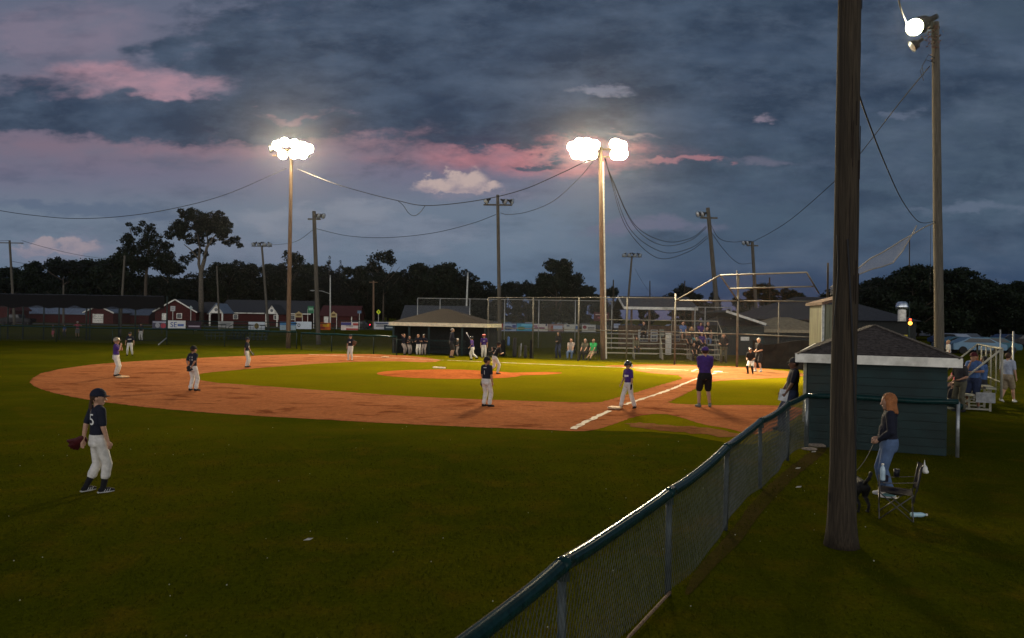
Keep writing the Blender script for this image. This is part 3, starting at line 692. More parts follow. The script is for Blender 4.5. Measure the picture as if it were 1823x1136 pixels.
# batting cage netting on the left
def cage():
    z = 68; o = FP(-40, z); rt = empty('batting_cage', o, 0, 'long black netted batting cage on thin posts at far left', 'batting cage')
    xs = (-40, 14, 41, 78, 105, 154, 160, 212, 241, 297)
    for x in xs:
        for dz in (0, 5):
            p = FP(x, z+dz)-o; bm = B(); tube(bm, [p, p+Vector((0,0,4.0))], .06, 6); obj('post', bm, M_postdk, rt, True)
    cols = []; colr = []; sb = []
    X = np.linspace(-60, 292, 90)
    for x in X:
        p = FP(x, z)-o; sc = abs(math.sin((x+10)/72*math.pi)); cols.append((p+Vector((0,-.1,2.98-.2*sc+.06*math.sin(x*.2))), p+Vector((0,-.1,3.95))))
        p2 = FP(x, z+5)-o; sb.append((p2+Vector((0,0,2.8)), p2+Vector((0,0,4.1))))
    netsheet('front_net', cols, mat('black rolled net', (.003,.003,.004), .95), rt); netsheet('rear_net', sb, M_net, rt)
    netsheet('roof_net', [(c[1], d[1]) for c, d in zip(cols, sb)], M_net, rt)
    netsheet('lower_net', [(c[0]*1.0-Vector((0,0,c[0].z)), c[0]) for c in cols], netmat('thin black netting', (.004,.004,.005), .045, .10), rt)
    netsheet('end_net', [(FP(297,z)-o, FP(297,z)-o+Vector((0,0,3.9))), (FP(297,z+5)-o, FP(297,z+5)-o+Vector((0,0,3.9)))], netmat('thin black netting', (.004,.004,.005), .045, .10), rt)
    bm = B(); tube(bm, [FP(283,z-8)-o+Vector((0,0,.05)), FP(297,z)-o+Vector((0,0,.3))], .05, 6); obj('brace', bm, M_galv, rt)
cage()
# loose netting slung from the corrugated shed to the right pole
def slung_net():
    o = P(1523, 488, 24); rt = empty('slung_netting', o, 0, 'torn pale netting slung from the shed up to the lit right pole', 'netting')
    cols = []
    lo = [(1478,525),(1523,491),(1550,480),(1570,475),(1590,468),(1607,447),(1618,428),(1622,421)]; hi = [(1478,512),(1523,482),(1550,460),(1570,450),(1590,438),(1607,427),(1618,421),(1622,419)]
    for k, (a, b) in enumerate(zip(lo, hi)): cols.append((P(*a, 24+k*.6)-o, P(*b, 24+k*.7)-o))
    netsheet('net', cols, netmat('torn netting', (.32,.29,.26), .06, .22), rt)
    bm = B(); tube(bm, [c[1] for c in cols]+[P(1645,405,30)-o, P(1664,396,31)-o], .022, 5); tube(bm, [c[0] for c in cols]+[P(1632,402,29)-o], .02, 5); obj('rope', bm, mat('rope', (.2,.18,.15)), rt)
    bm = B(); tube(bm, [P(1619,424,28)-o, P(1619,475,28)-o], .02, 5); tube(bm, [P(1657,400,30.8)-o, P(1656,520,30.8)-o], .008, 5); obj('hanging_line', bm, M_wire, rt)
slung_net()

# ------------------------------------------------------------------ buildings
M_dgreen = mat('dark green siding', (.006,.023,.024), .6, 0, .3, 2.5, spec=.3, dirt=(.018,.024,.018,1))
M_dgreen2 = mat('dark green boards', (.02,.032,.03), .8, 0, .3, 3)
M_shingle = mat('brown shingles', (.050,.042,.038), .9, 0, .5, 14, .9)
M_shingle2 = mat('dark brown shingles', (.024,.019,.016), .9, 0, .4, 14, .8)  # far dugout roof, darker than the near shingles
M_greyroof = mat('grey roof', (.06,.063,.067), .8, 0, .3, 6, .3)
M_darkroof = mat('charcoal roof', (.035,.037,.042), .85, 0, .3, 5, .3)
M_whitetrim = mat('white trim', (.72,.70,.62), .6, 0, .18, 4, dirt=(.36,.34,.28,1))
M_creamtrim = mat('cream trim', (.80,.72,.50), .6, 0, .15, 4)
M_red = mat('red boards', (.055,.008,.007), .8, 0, .3, 3)
M_blueroof = mat('pale metal roof', (.15,.19,.25), .5, .2, .12, 2)
M_tan = mat('tan roof', (.20,.165,.10), .9, 0, .2, 4, .3)
M_wood = mat('brown boards', (.11,.07,.045), .85, 0, .4, 3, .3, stretch=(6,6,.6))
M_dkint = mat('dark interior', (.02,.022,.022), .9)
M_glass = mat('dark window glass', (.03,.035,.04), .15, 0, .1, spec=.8)

def hip_roof(bm, c, u, v, L, W, z0, h, over=.0, ridge=None):
    """c centre, u long axis, v short axis"""
    a = L/2+over; b = W/2+over; rl = max(.05, (L-W)/2) if ridge is None else ridge
    P_ = lambda x, y, z: bm.verts.new(c + u*x + v*y + Vector((0,0,z)))
    q = [P_(-a,-b,z0), P_(a,-b,z0), P_(a,b,z0), P_(-a,b,z0)]; r = [P_(-rl,0,z0+h), P_(rl,0,z0+h)]
    for f in ((q[0],q[1],r[1],r[0]), (q[2],q[3],r[0],r[1]), (q[1],q[2],r[1]), (q[3],q[0],r[0]), (q[3],q[2],q[1],q[0])): bm.faces.new(f)
def rects_fascia(bm, c, u, v, L, W, z, t, th=.03, over=0):
    a = L/2+over; b = W/2+over; ang = math.atan2(u.y, u.x)
    box(bm, c+u*(a+th/2)+Vector((0,0,z)), (th, 2*b+2*th, t), ang); box(bm, c-u*(a+th/2)+Vector((0,0,z)), (th, 2*b+2*th, t), ang)
    box(bm, c+v*(b+th/2)+Vector((0,0,z)), (2*a, th, t), ang); box(bm, c-v*(b+th/2)+Vector((0,0,z)), (2*a, th, t), ang)
# shingle courses as thin real strips for the near roof
def near_dugout():
    # corner positions: end wall faces the camera
    er = Vector((8.55, 15.15, 0)); el = er + V*2.55      # right / left bottom corners of the end wall
    L = 8.0; W = 2.55; c = (er+el)/2 + U*L/2
    rt = empty('near_dugout', c, 0, 'dark green dugout shed with brown hip roof and white fascia at right', 'dugout'); Z = Vector((0,0,1)); O = Vector((0,0,0))
    ang = math.atan2(U.y, U.x); bm = B()
    # end wall as lapped horizontal siding, plus back wall; front (left side) open
    box(bm, -U*(L/2-.05)+Z*.9, (.08, W, 1.8), ang)
    for k in range(11): box(bm, -U*(L/2+.0)+Z*(.085+k*.164), (.035, W+.02, .15), ang)
    box(bm, -V*(W/2-.04)+Z*.9, (L, .08, 1.8), ang); box(bm, U*(L/2-.05)+Z*.9, (.08, W, 1.8), ang)
    obj('wall', bm, M_dgreen, rt)
    bm = B(); hip_roof(bm, O, U, V, L, W, 1.92, .62, .22)
    rf = obj('roof', bm, M_shingle, rt)
    bm = B(); rects_fascia(bm, O, U, V, L, W, 1.845, .18, .04, .20); obj('fascia', bm, M_whitetrim, rt)
    bm = B(); a0 = L/2+.22; b0 = W/2+.22; rl = (L-W)/2; n = 17
    for k in range(1, n):          # butt edges of the shingle courses
        t = k/n; a = a0+(rl-a0)*t; b = b0*(1-t); z = 1.92+.62*t+.006
        for s in ((-U*a-V*b, -U*a+V*b), (-U*a-V*b, U*a-V*b), (-U*a+V*b, U*a+V*b)):
            bar(bm, s[0]+Z*z, s[1]+Z*z, .016, .010)
    for s in ((-V*b0), (V*b0)):
        bar(bm, -U*a0+s+Z*1.93, -U*rl+Z*2.55, .11, .02)
    obj('shingle_courses', bm, M_shingle, rf)
    for s in (-.49, 0, .49):
        bm = B(); bar(bm, U*L*s+V*(W/2)+Z*0, U*L*s+V*(W/2)+Z*1.76, .1); obj('post', bm, M_dgreen, rt)
    bm = B(); bar(bm, -U*L/2+V*(W/2+.06)+Z*.5, -U*L/2+V*(W/2+.06)+Z*1.8, .05); obj('corner_trim', bm, mat('pale corner trim', (.25,.25,.2)), rt)
near_dugout()
def far_dugout():
    er = rise((863, 635), 50.3); el = er + V*7.0; W = 1.8; mid = (er+el)/2 + U*W/2
    rt = empty('far_dugout', mid, 0, 'open green dugout with brown hip roof on the far side of the diamond', 'dugout'); Z = Vector((0,0,1)); L = 7.0
    ang = math.atan2(V.y, V.x); bm = B()
    box(bm, U*(W/2)+Z*.95, (L, .08, 1.9), ang); box(bm, V*(L/2)+Z*.95, (.08, W, 1.9), ang); box(bm, -V*(L/2)+Z*.95, (.08, W, 1.9), ang); obj('wall', bm, M_dkint, rt)
    bm = B(); box(bm, U*(.9)+Z*.42, (L*.9, .35, .06), ang); obj('bench', bm, M_dgreen2, rt)
    bm = B(); hip_roof(bm, Vector((0,0,0)), V, U, L, W, 2.12, .98, .22, ridge=.25); obj('roof', bm, M_shingle2, rt)
    bm = B(); rects_fascia(bm, Vector((0,0,0)), V, U, L, W, 2.02, .24, .04, .2); obj('fascia', bm, M_creamtrim, rt)
    for s in (-.5, -.26, .1, .32, .5):
        bm = B(); bar(bm, V*L*s-U*W/2, V*L*s-U*W/2+Z*1.9, .13); obj('post', bm, M_dgreen, rt)
    bm = B(); bar(bm, V*L*.5-U*(W/2+.02)+Z*.95, -V*L*.3-U*(W/2+.02)+Z*.95, .09); obj('rail', bm, M_dgreen, rt)
    # bats of front mesh
    netsheet('chain_link', [(V*L*.5-U*(W/2+.05), V*L*.5-U*(W/2+.05)+Z*.95), (-V*L*.3-U*(W/2+.05), -V*L*.3-U*(W/2+.05)+Z*.95)], M_link_dk, rt)
far_dugout()

def house(name, label, base_px, z, w, d, hw, hr, wall, roof, rot=0, kind='gable_x', trim=M_whitetrim, parts=(), cat='building', group=None):
    """gable_x: ridge along local x; gable_y: gable end faces the camera. parts: (name, x, z, w, h, material) on the front face"""
    c = rise((base_px, 600), z); rt = empty(name, c, rad(rot), label, cat, group); Z = Vector((0,0,1))
    bm = B(); box(bm, (0, d/2, hw/2), (w, d, hw))
    if kind == 'gable_y': prism(bm, [(-w/2,0,hw),(w/2,0,hw),(0,0,hw+hr)], (0, d, 0))
    if kind == 'gable_x': prism(bm, [(-w/2,0,hw),(-w/2,d,hw),(-w/2,d/2,hw+hr)], (w, 0, 0))
    obj('wall', bm, wall, rt)
    bm = B(); o = .35
    if kind == 'gable_y':
        for s in (-1, 1): prism(bm, [(s*(w/2+o),-o,hw-o*hr/(w/2)),(0,-o,hw+hr),(0,-o,hw+hr+.16),(s*(w/2+o),-o,hw-o*hr/(w/2)+.16)], (0, d+2*o, 0))
    elif kind == 'gable_x':
        for s in (0, 1):
            y0 = -o if s == 0 else d+o; z0 = hw-o*hr/(d/2); prism(bm, [(-w/2-o,y0,z0),(-w/2-o,d/2,hw+hr),(-w/2-o,d/2,hw+hr+.15),(-w/2-o,y0,z0+.15)], (w+2*o, 0, 0))
    else: hip_roof(bm, Vector((0,d/2,0)), Vector((1,0,0)), Vector((0,1,0)), w, d, hw+.02, hr, o)
    obj('roof', bm, roof, rt)
    if trim:
        bm = B()
        if kind == 'gable_y':
            for s in (-1, 1): bar(bm, (s*(w/2+o),-o-.04,hw-o*hr/(w/2)+.05), (0,-o-.04,hw+hr+.05), .06, .24)
        elif kind == 'gable_x': box(bm, (0,-o-.03,hw-o*hr/(d/2)+.05), (w+2*o, .06, .22))
        else: box(bm, (0,-o-.03,hw-.06), (w+2*o, .06, .24))
        obj('fascia', bm, trim, rt)
    for (nm, x, zz, ww, hh, m) in parts:
        bm = B(); box(bm, (x, -.06, zz), (ww, .1, hh)); f = obj(nm, bm, m, rt)
        if nm in ('window', 'garage_door'):
            bm = B()
            if nm == 'window': box(bm, (x, -.125, zz), (ww*.75, .02, hh*.8)); obj('pane', bm, M_glass, f)
            else:
                for k in range(3): box(bm, (x, -.12, zz-hh/2+hh*(k+1)/4), (ww*.96, .02, .04))
                obj('seam', bm, M_glass, f)
    return rt
pxm = lambda z: z/FPX
house('red_barn', 'long red barn with pale blue metal roof behind the batting cage', 60, 160, 23, 9, 1.95, 2.6, M_red, M_blueroof, kind='gable_x', trim=None)
house('red_shed', 'small red gabled shed with white garage door right of the long barn', 176, 155, 5.6, 7, 2.3, 1.25, M_red, M_blueroof, kind='gable_y', parts=[('garage_door', -.2, 1.05, 2.1, 1.8, M_whitetrim)])
house('red_barn', 'low red shed with grey blue roof between the garage shed and the white signs', 226, 162, 9, 8, 1.95, 1.9, M_red, mat('slate metal roof', (.10,.13,.18), .6, .2), kind='gable_x', trim=None)
house('red_barn', 'red shed corner cut by the left edge beside the truck', -6, 150, 5, 6, 2.6, 2.2, M_red, M_red, kind='gable_y', trim=None)
house('red_house', 'red gabled house with white trim near the lone tall tree', 312, 158, 8.4, 9, 2.7, 2.4, M_red, M_darkroof, kind='gable_y',
      parts=[('door', -2.3, 1.2, .9, 2.2, M_whitetrim), ('window', .8, 1.8, 1.1, 1.1, M_whitetrim)])
house('red_house_wing', 'dark roofed red wing right of the red gabled house', 352, 164, 5.5, 7, 2.5, 2.2, M_red, M_darkroof, kind='gable_x')
house('long_red_house', 'long low red house with charcoal roof and pale eaves behind the banners', 470, 162, 19, 11, 2.7, 2.6, M_red, M_darkroof, kind='gable_x', parts=[('window', x, 1.8, 1.0, 1.0, M_whitetrim) for x in (-6, 2.5, 6)])
def porch(px, z, w, hw, hr, lab, roofm):
    c = rise((px, 600), z); rt = empty('porch', c, 0, lab, 'porch', 'white gabled porches'); bm = B()
    prism(bm, [(-w/2,0,hw),(w/2,0,hw),(0,0,hw+hr)], (0,.12,0)); obj('gable', bm, M_whitetrim, rt)
    bm = B()
    for s in (-1, 1): prism(bm, [(s*(w/2+.2),-.2,hw-.1),(0,-.2,hw+hr+.1),(0,-.2,hw+hr+.24),(s*(w/2+.2),-.2,hw+.04)], (0, 6, 0))
    obj('roof', bm, roofm, rt)
    for s in (-1, 1):
        bm = B(); bar(bm, (s*(w/2-.12),.06,0), (s*(w/2-.12),.06,hw), .24); obj('column', bm, M_whitetrim, rt)
    bm = B(); lathe(bm, [(.001, 0), (w*.13, 0)], 12, Matrix.Translation((0,-.02,hw+hr*.4)) @ Matrix.Rotation(rad(90), 4, 'X')); obj('vent', bm, M_glass, rt)
porch(384, 152, 2.7, 2.5, 1.7, 'white gabled porch with a pale sloping roof on the long red house', M_blueroof)
porch(483, 152, 2.4, 2.5, 1.7, 'white gabled porch with a round vent near the right end of the long red house', M_darkroof)
house('maroon_building', 'low maroon building with dark red roof behind the street light', 603, 158, 7.5, 7, 2.4, 1.9, M_red, mat('maroon roof', (.06,.014,.014), .85), kind='gable_x', trim=None,
      parts=[('door', -2.6, 1.2, .9, 1.9, M_whitetrim), ('column', 2.6, 1.1, .18, 2.2, M_whitetrim)])
house('concession_building', 'grey roofed building with white eave behind the far dugout', 772, 72, 5.6, 6, 2.1, 1.35, M_dgreen2, M_greyroof, kind='gable_x', rot=0)
# pavilion
def pavilion():
    c = rise((1172, 620), 70); rt = empty('pavilion', c, 0, 'grey roofed open pavilion with brown board wall behind the bleachers', 'pavilion')
    w = 6.6; bm = B(); prism(bm, [(-w/2, -1.0, 3.55), (-w/2+1.0-1.0, 3.0, 4.6), (-w/2, 3.0, 4.75), (-w/2, -1.0, 3.7)], (w, 0, 0)); prism(bm, [(-w/2,3.0,4.6),(-w/2,7,3.5),(-w/2,7,3.65),(-w/2,3.0,4.75)], (w,0,0)); obj('roof', bm, M_greyroof, rt)
    bm = B(); box(bm, (0,-1.04,3.58), (w,.07,.24)); bar(bm, (-w/2-.03,-1.0,3.62), (-w/2-.03,3,4.68), .06, .24); obj('fascia', bm, M_whitetrim, rt)
    for x in (-2.6, -1.0, 1.1, 2.9):
        bm = B(); bar(bm, (x,-.8,0), (x,-.8,3.5), .16); obj('post', bm, M_wood, rt)
    bm = B(); box(bm, (0,2.5,1.0), (w,.1,2.0)); obj('board_wall', bm, M_wood, rt)
pavilion()
house('dark_green_building', 'dark green building with sloping white edged roof right of the bleachers', 1322, 58, 3.2, 8, 2.2, .9, M_dgreen, M_greyroof, kind='none', trim=None)
c = rise((1322, 620), 57); 
rt = empty('lean_to_roof', c, 0, 'grey single slope roof with white edge on the dark green building', 'roof'); bm = B(); prism(bm, [(-1.35,-.3,3.35),(1.6,-.3,2.42),(1.6,-.3,2.3),(-1.35,-.3,3.2)], (0,8,0)); obj('roof_panel', bm, M_greyroof, rt)
bm = B(); bar(bm, (-1.35,-.34,3.27), (1.6,-.34,2.35), .05, .17); obj('fascia', bm, M_whitetrim, rt)
bm = B(); box(bm, (.15,-.05,1.27), (.62,.04,.28)); tag(obj('white_plate_sign', bm, M_whitetrim, loc=c), 'small blank white plate on the dark green building wall', 'sign')
house('tan_roof_building', 'low building with pale tan hip roof behind the backstop', 1412, 60, 6.2, 5, 1.9, 1.0, M_dkint, M_tan, kind='hip', trim=mat('tan eave', (.3,.25,.16)))
house('black_roof_hall', 'large dark hall with black roof seen between the near poles', 1490, 66, 13.5, 10, 2.75, 2.1, M_dkint, M_darkroof, kind='hip', trim=None,
      parts=[('notice', 2.55, 1.85, .7, .6, mat('yellow notice', (.5,.4,.04))), ('notice', 5.9, 1.35, .5, .5, mat('yellow notice', (.5,.4,.04))), ('window', 1.2, 1.7, 1.0, 1.2, M_whitetrim)])
# vent and lamp on the hall
c = rise((1605, 600), 64); rt = empty('exhaust_vent', Vector((c.x, c.y, 2.75)), 0, 'shiny mushroom exhaust vent on the black roof', 'vent')
bm = B(); lathe(bm, [(.001,0),(.32,0),(.32,.9),(.26,1.0)], 16); obj('duct', bm, M_whitetrim, rt)
bm = B(); lathe(bm, [(.26,.95),(.48,1.05),(.5,1.2),(.42,1.5),(.3,1.62),(.001,1.65)], 18); obj('hood', bm, mat('bright steel', (.55,.6,.65), .25, .9), rt, True)
bm = B(); tube(bm, [(.62,0,-.4),(.62,0,1.7)], .04, 6); obj('pipe', bm, M_postdk, rt)
c = P(1620.5, 575, 60); rt = empty('warning_lamp', c, 0, 'glowing orange and red lamp at the corner of the dark hall', 'lamp')
bm = B(); ball(bm, (0,0,-.02), .15); obj('orange_bulb', bm, emis('orange glow', (1,.36,.04), 6), rt, True)
bm = B(); ball(bm, (0,0,.26), .09); obj('red_bulb', bm, emis('red glow', (1,.08,.03), 4), rt, True)
bm = B(); bar(bm, (0,.2,-2.5), (0,.2,.45), .12); obj('stem', bm, M_postdk, rt)
# corrugated tower
def corr():
    c = rise((1492, 620), 26.5); rt = empty('corrugated_booth', c, rad(-8), 'tall ribbed pale metal booth with brown roof behind the near dugout', 'shed')
    m = mat('pale ribbed metal', (.15,.155,.105), .6, .2, .3, 2, stretch=(3,3,.4)); w = 1.0; H = 3.2; bm = B(); prev = None; n = 40
    for i in range(n+1):
        x = -w/2 + w*i/n; y = -.03*(1 if (i//3) % 2 else 0)
        v = (bm.verts.new((x, y, 0)), bm.verts.new((x, y, H+.0*i)))
        if prev: bm.faces.new((prev[0], v[0], v[1], prev[1]))
        prev = v
    box(bm, (0, 1.0, H/2), (w, 1.9, H)); obj('ribbed_wall', bm, m, rt)
    bm = B(); prism(bm, [(-w/2-.08,-.15,H-.02),(w/2+.1,-.15,H+.32),(w/2+.1,-.15,H+.42),(-w/2-.08,-.15,H+.08)], (0,2.4,0)); obj('roof', bm, mat('rusty brown roof', (.12,.075,.05), .8, 0, .4), rt)
    bm = B(); bar(bm, (-w/2-.02,-.03,0), (-w/2-.02,-.03,H), .08); obj('corner_post', bm, mat('pale post', (.4,.42,.4), .5), rt)
    for dz in (1.9, 2.45):
        bm = B(); box(bm, (w/2+.0,-.1,dz), (.05,.05,.14)); obj('white_clip', bm, M_whitetrim, rt)
corr()

# ------------------------------------------------------------------ bleachers
M_alu = mat('bleacher aluminium', (.30,.29,.23), .55, .2, .2, 4)
def bleacher(name, label, o, rz, L, rows, rise_=.28, dep=.62, first=.35, m=M_alu, rail=1.0, gap=None, group=None, thin=False):
    rt = empty(name, o, rz, label, 'bleacher', group)
    for k in range(rows):
        y = k*dep; z = first+k*rise_
        for (x0, x1) in ([(-L/2, L/2)] if (not gap or k == rows-1) else [(-L/2, gap[0]), (gap[1], L/2)]):
            bm = B(); box(bm, ((x0+x1)/2, y, z), (x1-x0, .26, .045)); obj('seat', bm, m, rt)
        if k:
            bm = B(); box(bm, (0, y-.33, z-.3+.02), (L, .26, .04)); obj('footboard', bm, m, rt)
    for x in np.linspace(-L/2+.2, L/2-.2, 5):
        bm = B(); bar(bm, (x,0,0), (x,(rows-1)*dep,first+(rows-1)*rise_-.06), .06); bar(bm, (x,(rows-1)*dep,0), (x,(rows-1)*dep,first+(rows-1)*rise_-.05), .06); bar(bm, (x,0,.05), (x,(rows-1)*dep,.05), .05)
        for k in range(rows): bar(bm, (x,k*dep,0.02), (x,k*dep,first+k*rise_-.03), .045)
        obj('support', bm, m, rt)
    if rail:
        y = (rows-1)*dep+.25; zt = first+(rows-1)*rise_; bm = B()
        tube(bm, [(-L/2,y,zt-.3),(-L/2,y,zt+rail),(L/2,y,zt+rail),(L/2,y,zt-.3)], .035, 8); tube(bm, [(-L/2,y,zt+.2),(L/2,y,zt+.2)], .025, 8)
        for x in np.linspace(-L/2, L/2, 6)[1:-1]: tube(bm, [(x,y,zt-.2),(x,y,zt+rail)], .02, 6)
        obj('guard_rail', bm, m, rt, True)
        for s in (-1, 1):
            bm = B(); tube(bm, [(s*L/2,y,zt+rail),(s*L/2,y-dep*rows*.55,zt+rail*.1+.2),(s*L/2,.2,first+.1)], .03, 6)
            obj('side_rail', bm, m, rt, True)
    return rt
BL = rise((1180, 640), 49.5); brot = math.atan2(-.12, 1)
bleacher('bleacher', 'wide aluminium bleacher with back rail behind the backstop fence', BL, brot, 7.6, 5, .30, .66, .38, gap=(-.35, 1.4), rail=.95)
BR = Vector((14.27, 25.65, 0))
bleacher('bleacher', 'small aluminium bleacher with mesh rail right of the near dugout', BR, rad(-113.9), 5.0, 3, .22, .55, .25, rail=1.2)
BRM = Matrix.Rotation(rad(-113.9), 3, 'Z')
br_ = [o for o in bpy.data.objects if o.name.startswith('bleacher') and o.get('label', '').startswith('small aluminium')][0]
netsheet('rear_mesh', [(Vector((-2.5,1.4,.55)), Vector((-2.5,1.4,1.88))), (Vector((2.5,1.4,.55)), Vector((2.5,1.4,1.88)))], M_link, br_)
bm = B(); box(bm, (2.52,.95,.42), (.03,.5,.3)); obj('kick_panel', bm, mat('grey panel', (.3,.31,.32)), br_)
for i, (px, z, lab) in enumerate([(383, 74, 'leftmost small dark bleacher behind the left fence'), (418, 75, 'middle small dark bleacher behind the left fence'), (457, 74, 'rightmost small dark bleacher behind the left fence')]):
    bleacher('small_bleacher', lab, rise((px, 600), z), rad([20,-12,8][i]), 1.9, 3, .3, .5, .35, m=M_postdk, rail=.5, group='dark bleachers behind the left fence')

# ------------------------------------------------------------------ banners and signs
def C3(r, g, b): return tuple(min(.85, c*1.3) for c in S(r, g, b)[:3])
def banner(x0, x1, y0, y1, z, base, label, marks=(), text=(), cat='banner', group='sponsor banners on the fence', name='banner'):
    a = P(x0, y0, z); b = P(x1, y1, z); w = abs(b.x-a.x); h = abs(a.z-b.z); c = Vector(((a.x+b.x)/2, z-.12, (a.z+b.z)/2))
    rt = empty(name, c, 0, label, cat, group)
    bm = B(); box(bm, (0,0,0), (w, .02, h)); obj('panel', bm, mat('panel %d %d %d' % base, C3(*base), .7, 0, .06, 3), rt)
    for (mx, mz, mw, mh, col, sh) in marks:
        bm = B()
        if sh == 'r': box(bm, (mx*w/2, -.018, mz*h/2), (mw*w, .01, mh*h))
        else: 
            lathe(bm, [(.001,0),(1,0)], 16, Matrix.Translation((mx*w/2,-.022,mz*h/2)) @ Matrix.Diagonal((mw*w/2,1,mh*h/2,1)) @ Matrix.Rotation(rad(90), 4, 'X'))
        obj('mark', bm, mat('ink %d %d %d' % col, C3(*col), .7, 0, .05), rt)
    for (s, mx, mz, size, col) in text:
        me = textmesh(s, size*h); o = mobj('lettering', me, mat('ink %d %d %d' % col, C3(*col), .7, 0, .05), rt, (mx*w/2, -.03, mz*h/2)); o.rotation_euler = (rad(90), 0, 0)
    return rt
Wt = (190,190,185); NVY = (30,36,80)
ln = lambda col, n=3, x=0, w=.7: tuple((x, .5-.5*k*2/(n), w*(.9 if k % 2 else 1), .1, col, 'r') for k in range(n))
banner(272,299,571,587,91.5,(70,68,84),'dark photo banner with pale figures, leftmost on the far fence', ((-.3,0,.3,.6,(150,150,155),'c'), (.45,-.1,.35,.6,(150,60,70),'c'), (0,.7,.9,.15,(160,160,170),'r')))
banner(300,331,570.5,587,91.5,Wt,'white banner with a slanted blue monogram', ((.45,.0,.35,.25,(80,100,150),'r'),), (('SE', -.35, 0, .8, (40,60,130)),))
banner(334,359,572,587,91.5,(40,26,36),'dark maroon banner with one pale text line', ((0,-.2,.8,.16,(150,140,150),'r'),))
banner(389,416,572,584.5,91.5,(128,128,124),'dull grey banner with faint lines on a small post', ln((90,92,95), 3, 0, .7))
banner(443,472,573,587,91.5,(165,172,178),'white banner with a round gold crest in the middle', ((0,-.1,.28,.8,(96,84,44),'c'), (-.7,.1,.3,.12,(60,60,60),'r'), (.7,.1,.3,.12,(60,60,60),'r')))
banner(499,527,573,588,93,(150,170,178),'white banner with light blue upper band behind the blazing pole', ((0,.6,1.0,.4,(70,120,165),'r'),))
banner(528,555,572.5,586,93,(182,190,196),'plain white banner with a small black ring at its left', ((-.65,0,.2,.5,(40,44,56),'c'), (-.65,0,.1,.25,(182,190,196),'r')))
banner(566,589,574.5,587.5,95.5,(170,84,30),'orange and yellow banner on the far fence', ((.3,.3,.5,.4,(190,140,30),'r'), (-.4,-.4,.5,.3,(120,40,30),'r')))
banner(608,638,573.5,588,60,(170,160,160),'red white and blue flag banner on a tall post', ((-.4,.6,.6,.35,(50,50,100),'r'), (.3,-.75,1.0-.3,.2,(130,50,50),'r'), (.7,.5,.3,.3,(130,50,50),'r')), (('STARS', 0, 0, .3, (40,60,60)),))
banner(666,694,573,586.5,124.5,(172,172,172),'white banner with three rows of black lettering left of the far dugout', ((0,.7,.95,.12,(60,70,110),'r'),) + ln((70,70,70), 3, 0, .75))
banner(684,704,579,588,123.5,(28,44,54),'small dark banner with pale text against the far dugout eave', ((0,.1,.7,.25,(140,150,150),'r'),))
banner(866,887,576,588.5,124.5,(176,158,28),'bright yellow banner right of the far dugout eave', ((-.5,.2,.4,.5,(70,60,30),'c'), (0,-.4,.8,.15,(70,60,30),'r')))
banner(893,919,576,589.5,124.5,(130,145,165),'blue and white banner with a dark bird like blot', ((-.1,-.2,.6,.6,(40,60,90),'c'), (.7,.1,.25,.6,(50,60,110),'r'), (-.9,.1,.14,.9,(120,50,50),'r')))
banner(920,947,576,589.5,124.5,(50,128,156),'cyan banner with a green mark at its left', ((-.4,-.3,.5,.5,(50,100,60),'c'), (.4,.6,.8,.3,(90,160,180),'r')))
banner(948.5,975,576.5,590,124.5,(168,162,152),'white banner with slanted purple script', ((-.1,-.1,.7,.2,(110,60,90),'r'), (-.7,.4,.3,.2,(110,60,90),'r'), (.8,.7,.1,.3,(50,50,80),'r')))
banner(976,1003,577,590,124.5,(128,104,98),'rust framed banner with pale centre and brown head', ((.25,0,.6,.6,(140,150,165),'r'), (-.45,-.2,.25,.8,(120,60,40),'c')))
banner(1004.5,1031,577.5,590.5,124.5,(158,158,148),'white banner with a small blue globe at its right', ((.65,0,.28,.62,(50,80,120),'c'), (-.5,.6,.2,.2,(60,70,90),'r')))
banner(1036,1060,578,591,124.5,(160,160,154),'white banner with a dark red ring at its left', ((-.6,.3,.3,.5,(110,40,50),'c'), (.35,.2,.5,.14,(90,90,90),'r'), (.35,-.2,.5,.14,(90,90,90),'r')))
banner(1057,1084,556,572,118,(66,24,28),'dark red scoreboard panel behind the pole with white conduit', ((0,.5,.8,.12,(150,130,120),'r'), (0,-.2,.5,.2,(120,60,60),'r')), cat='scoreboard', group=None, name='scoreboard')
for i, (x0, x1, y0, y1, lab) in enumerate([(1136,1156,587,608,'white poster with jumbled black letters, left one on the board wall'), (1158,1170,587,608,'narrow white poster beside the lone seated spectator'), (1197,1210,587,608,'greyish poster on the board wall right of the white lectern')]):
    banner(x0, x1, y0, y1, 71.5, (170,172,172) if i < 2 else (110,108,108), lab, tuple(((-.5+.5*(k % 3)), .75-.5*(k//3), .22, .16, (60,62,70), 'r') for k in range(12)), cat='poster', group='posters on the board wall', name='poster')
c = P(1190, 605, 55); rt = empty('lectern', Vector((c.x, c.y, 0)), 0, 'white box shaped lectern behind the bleacher rows', 'lectern'); bm = B(); box(bm, (0,0,.85), (.36,.3,1.5)); obj('body', bm, M_whitetrim, rt); bm = B(); box(bm, (0,0,1.63), (.46,.36,.05)); obj('top', bm, M_whitetrim, rt)
c = P(1178, 600, 54); rt = empty('speaker_box', Vector((c.x, c.y, 0)), 0, 'small grey box on a thin stand left of the lectern', 'speaker'); bm = B(); box(bm, (0,0,1.65), (.28,.2,.5)); obj('box', bm, mat('grey box', (.2,.22,.18)), rt); bm = B(); tube(bm, [(0,0,0),(0,0,1.4)], .03, 6); obj('stand', bm, M_postdk, rt)
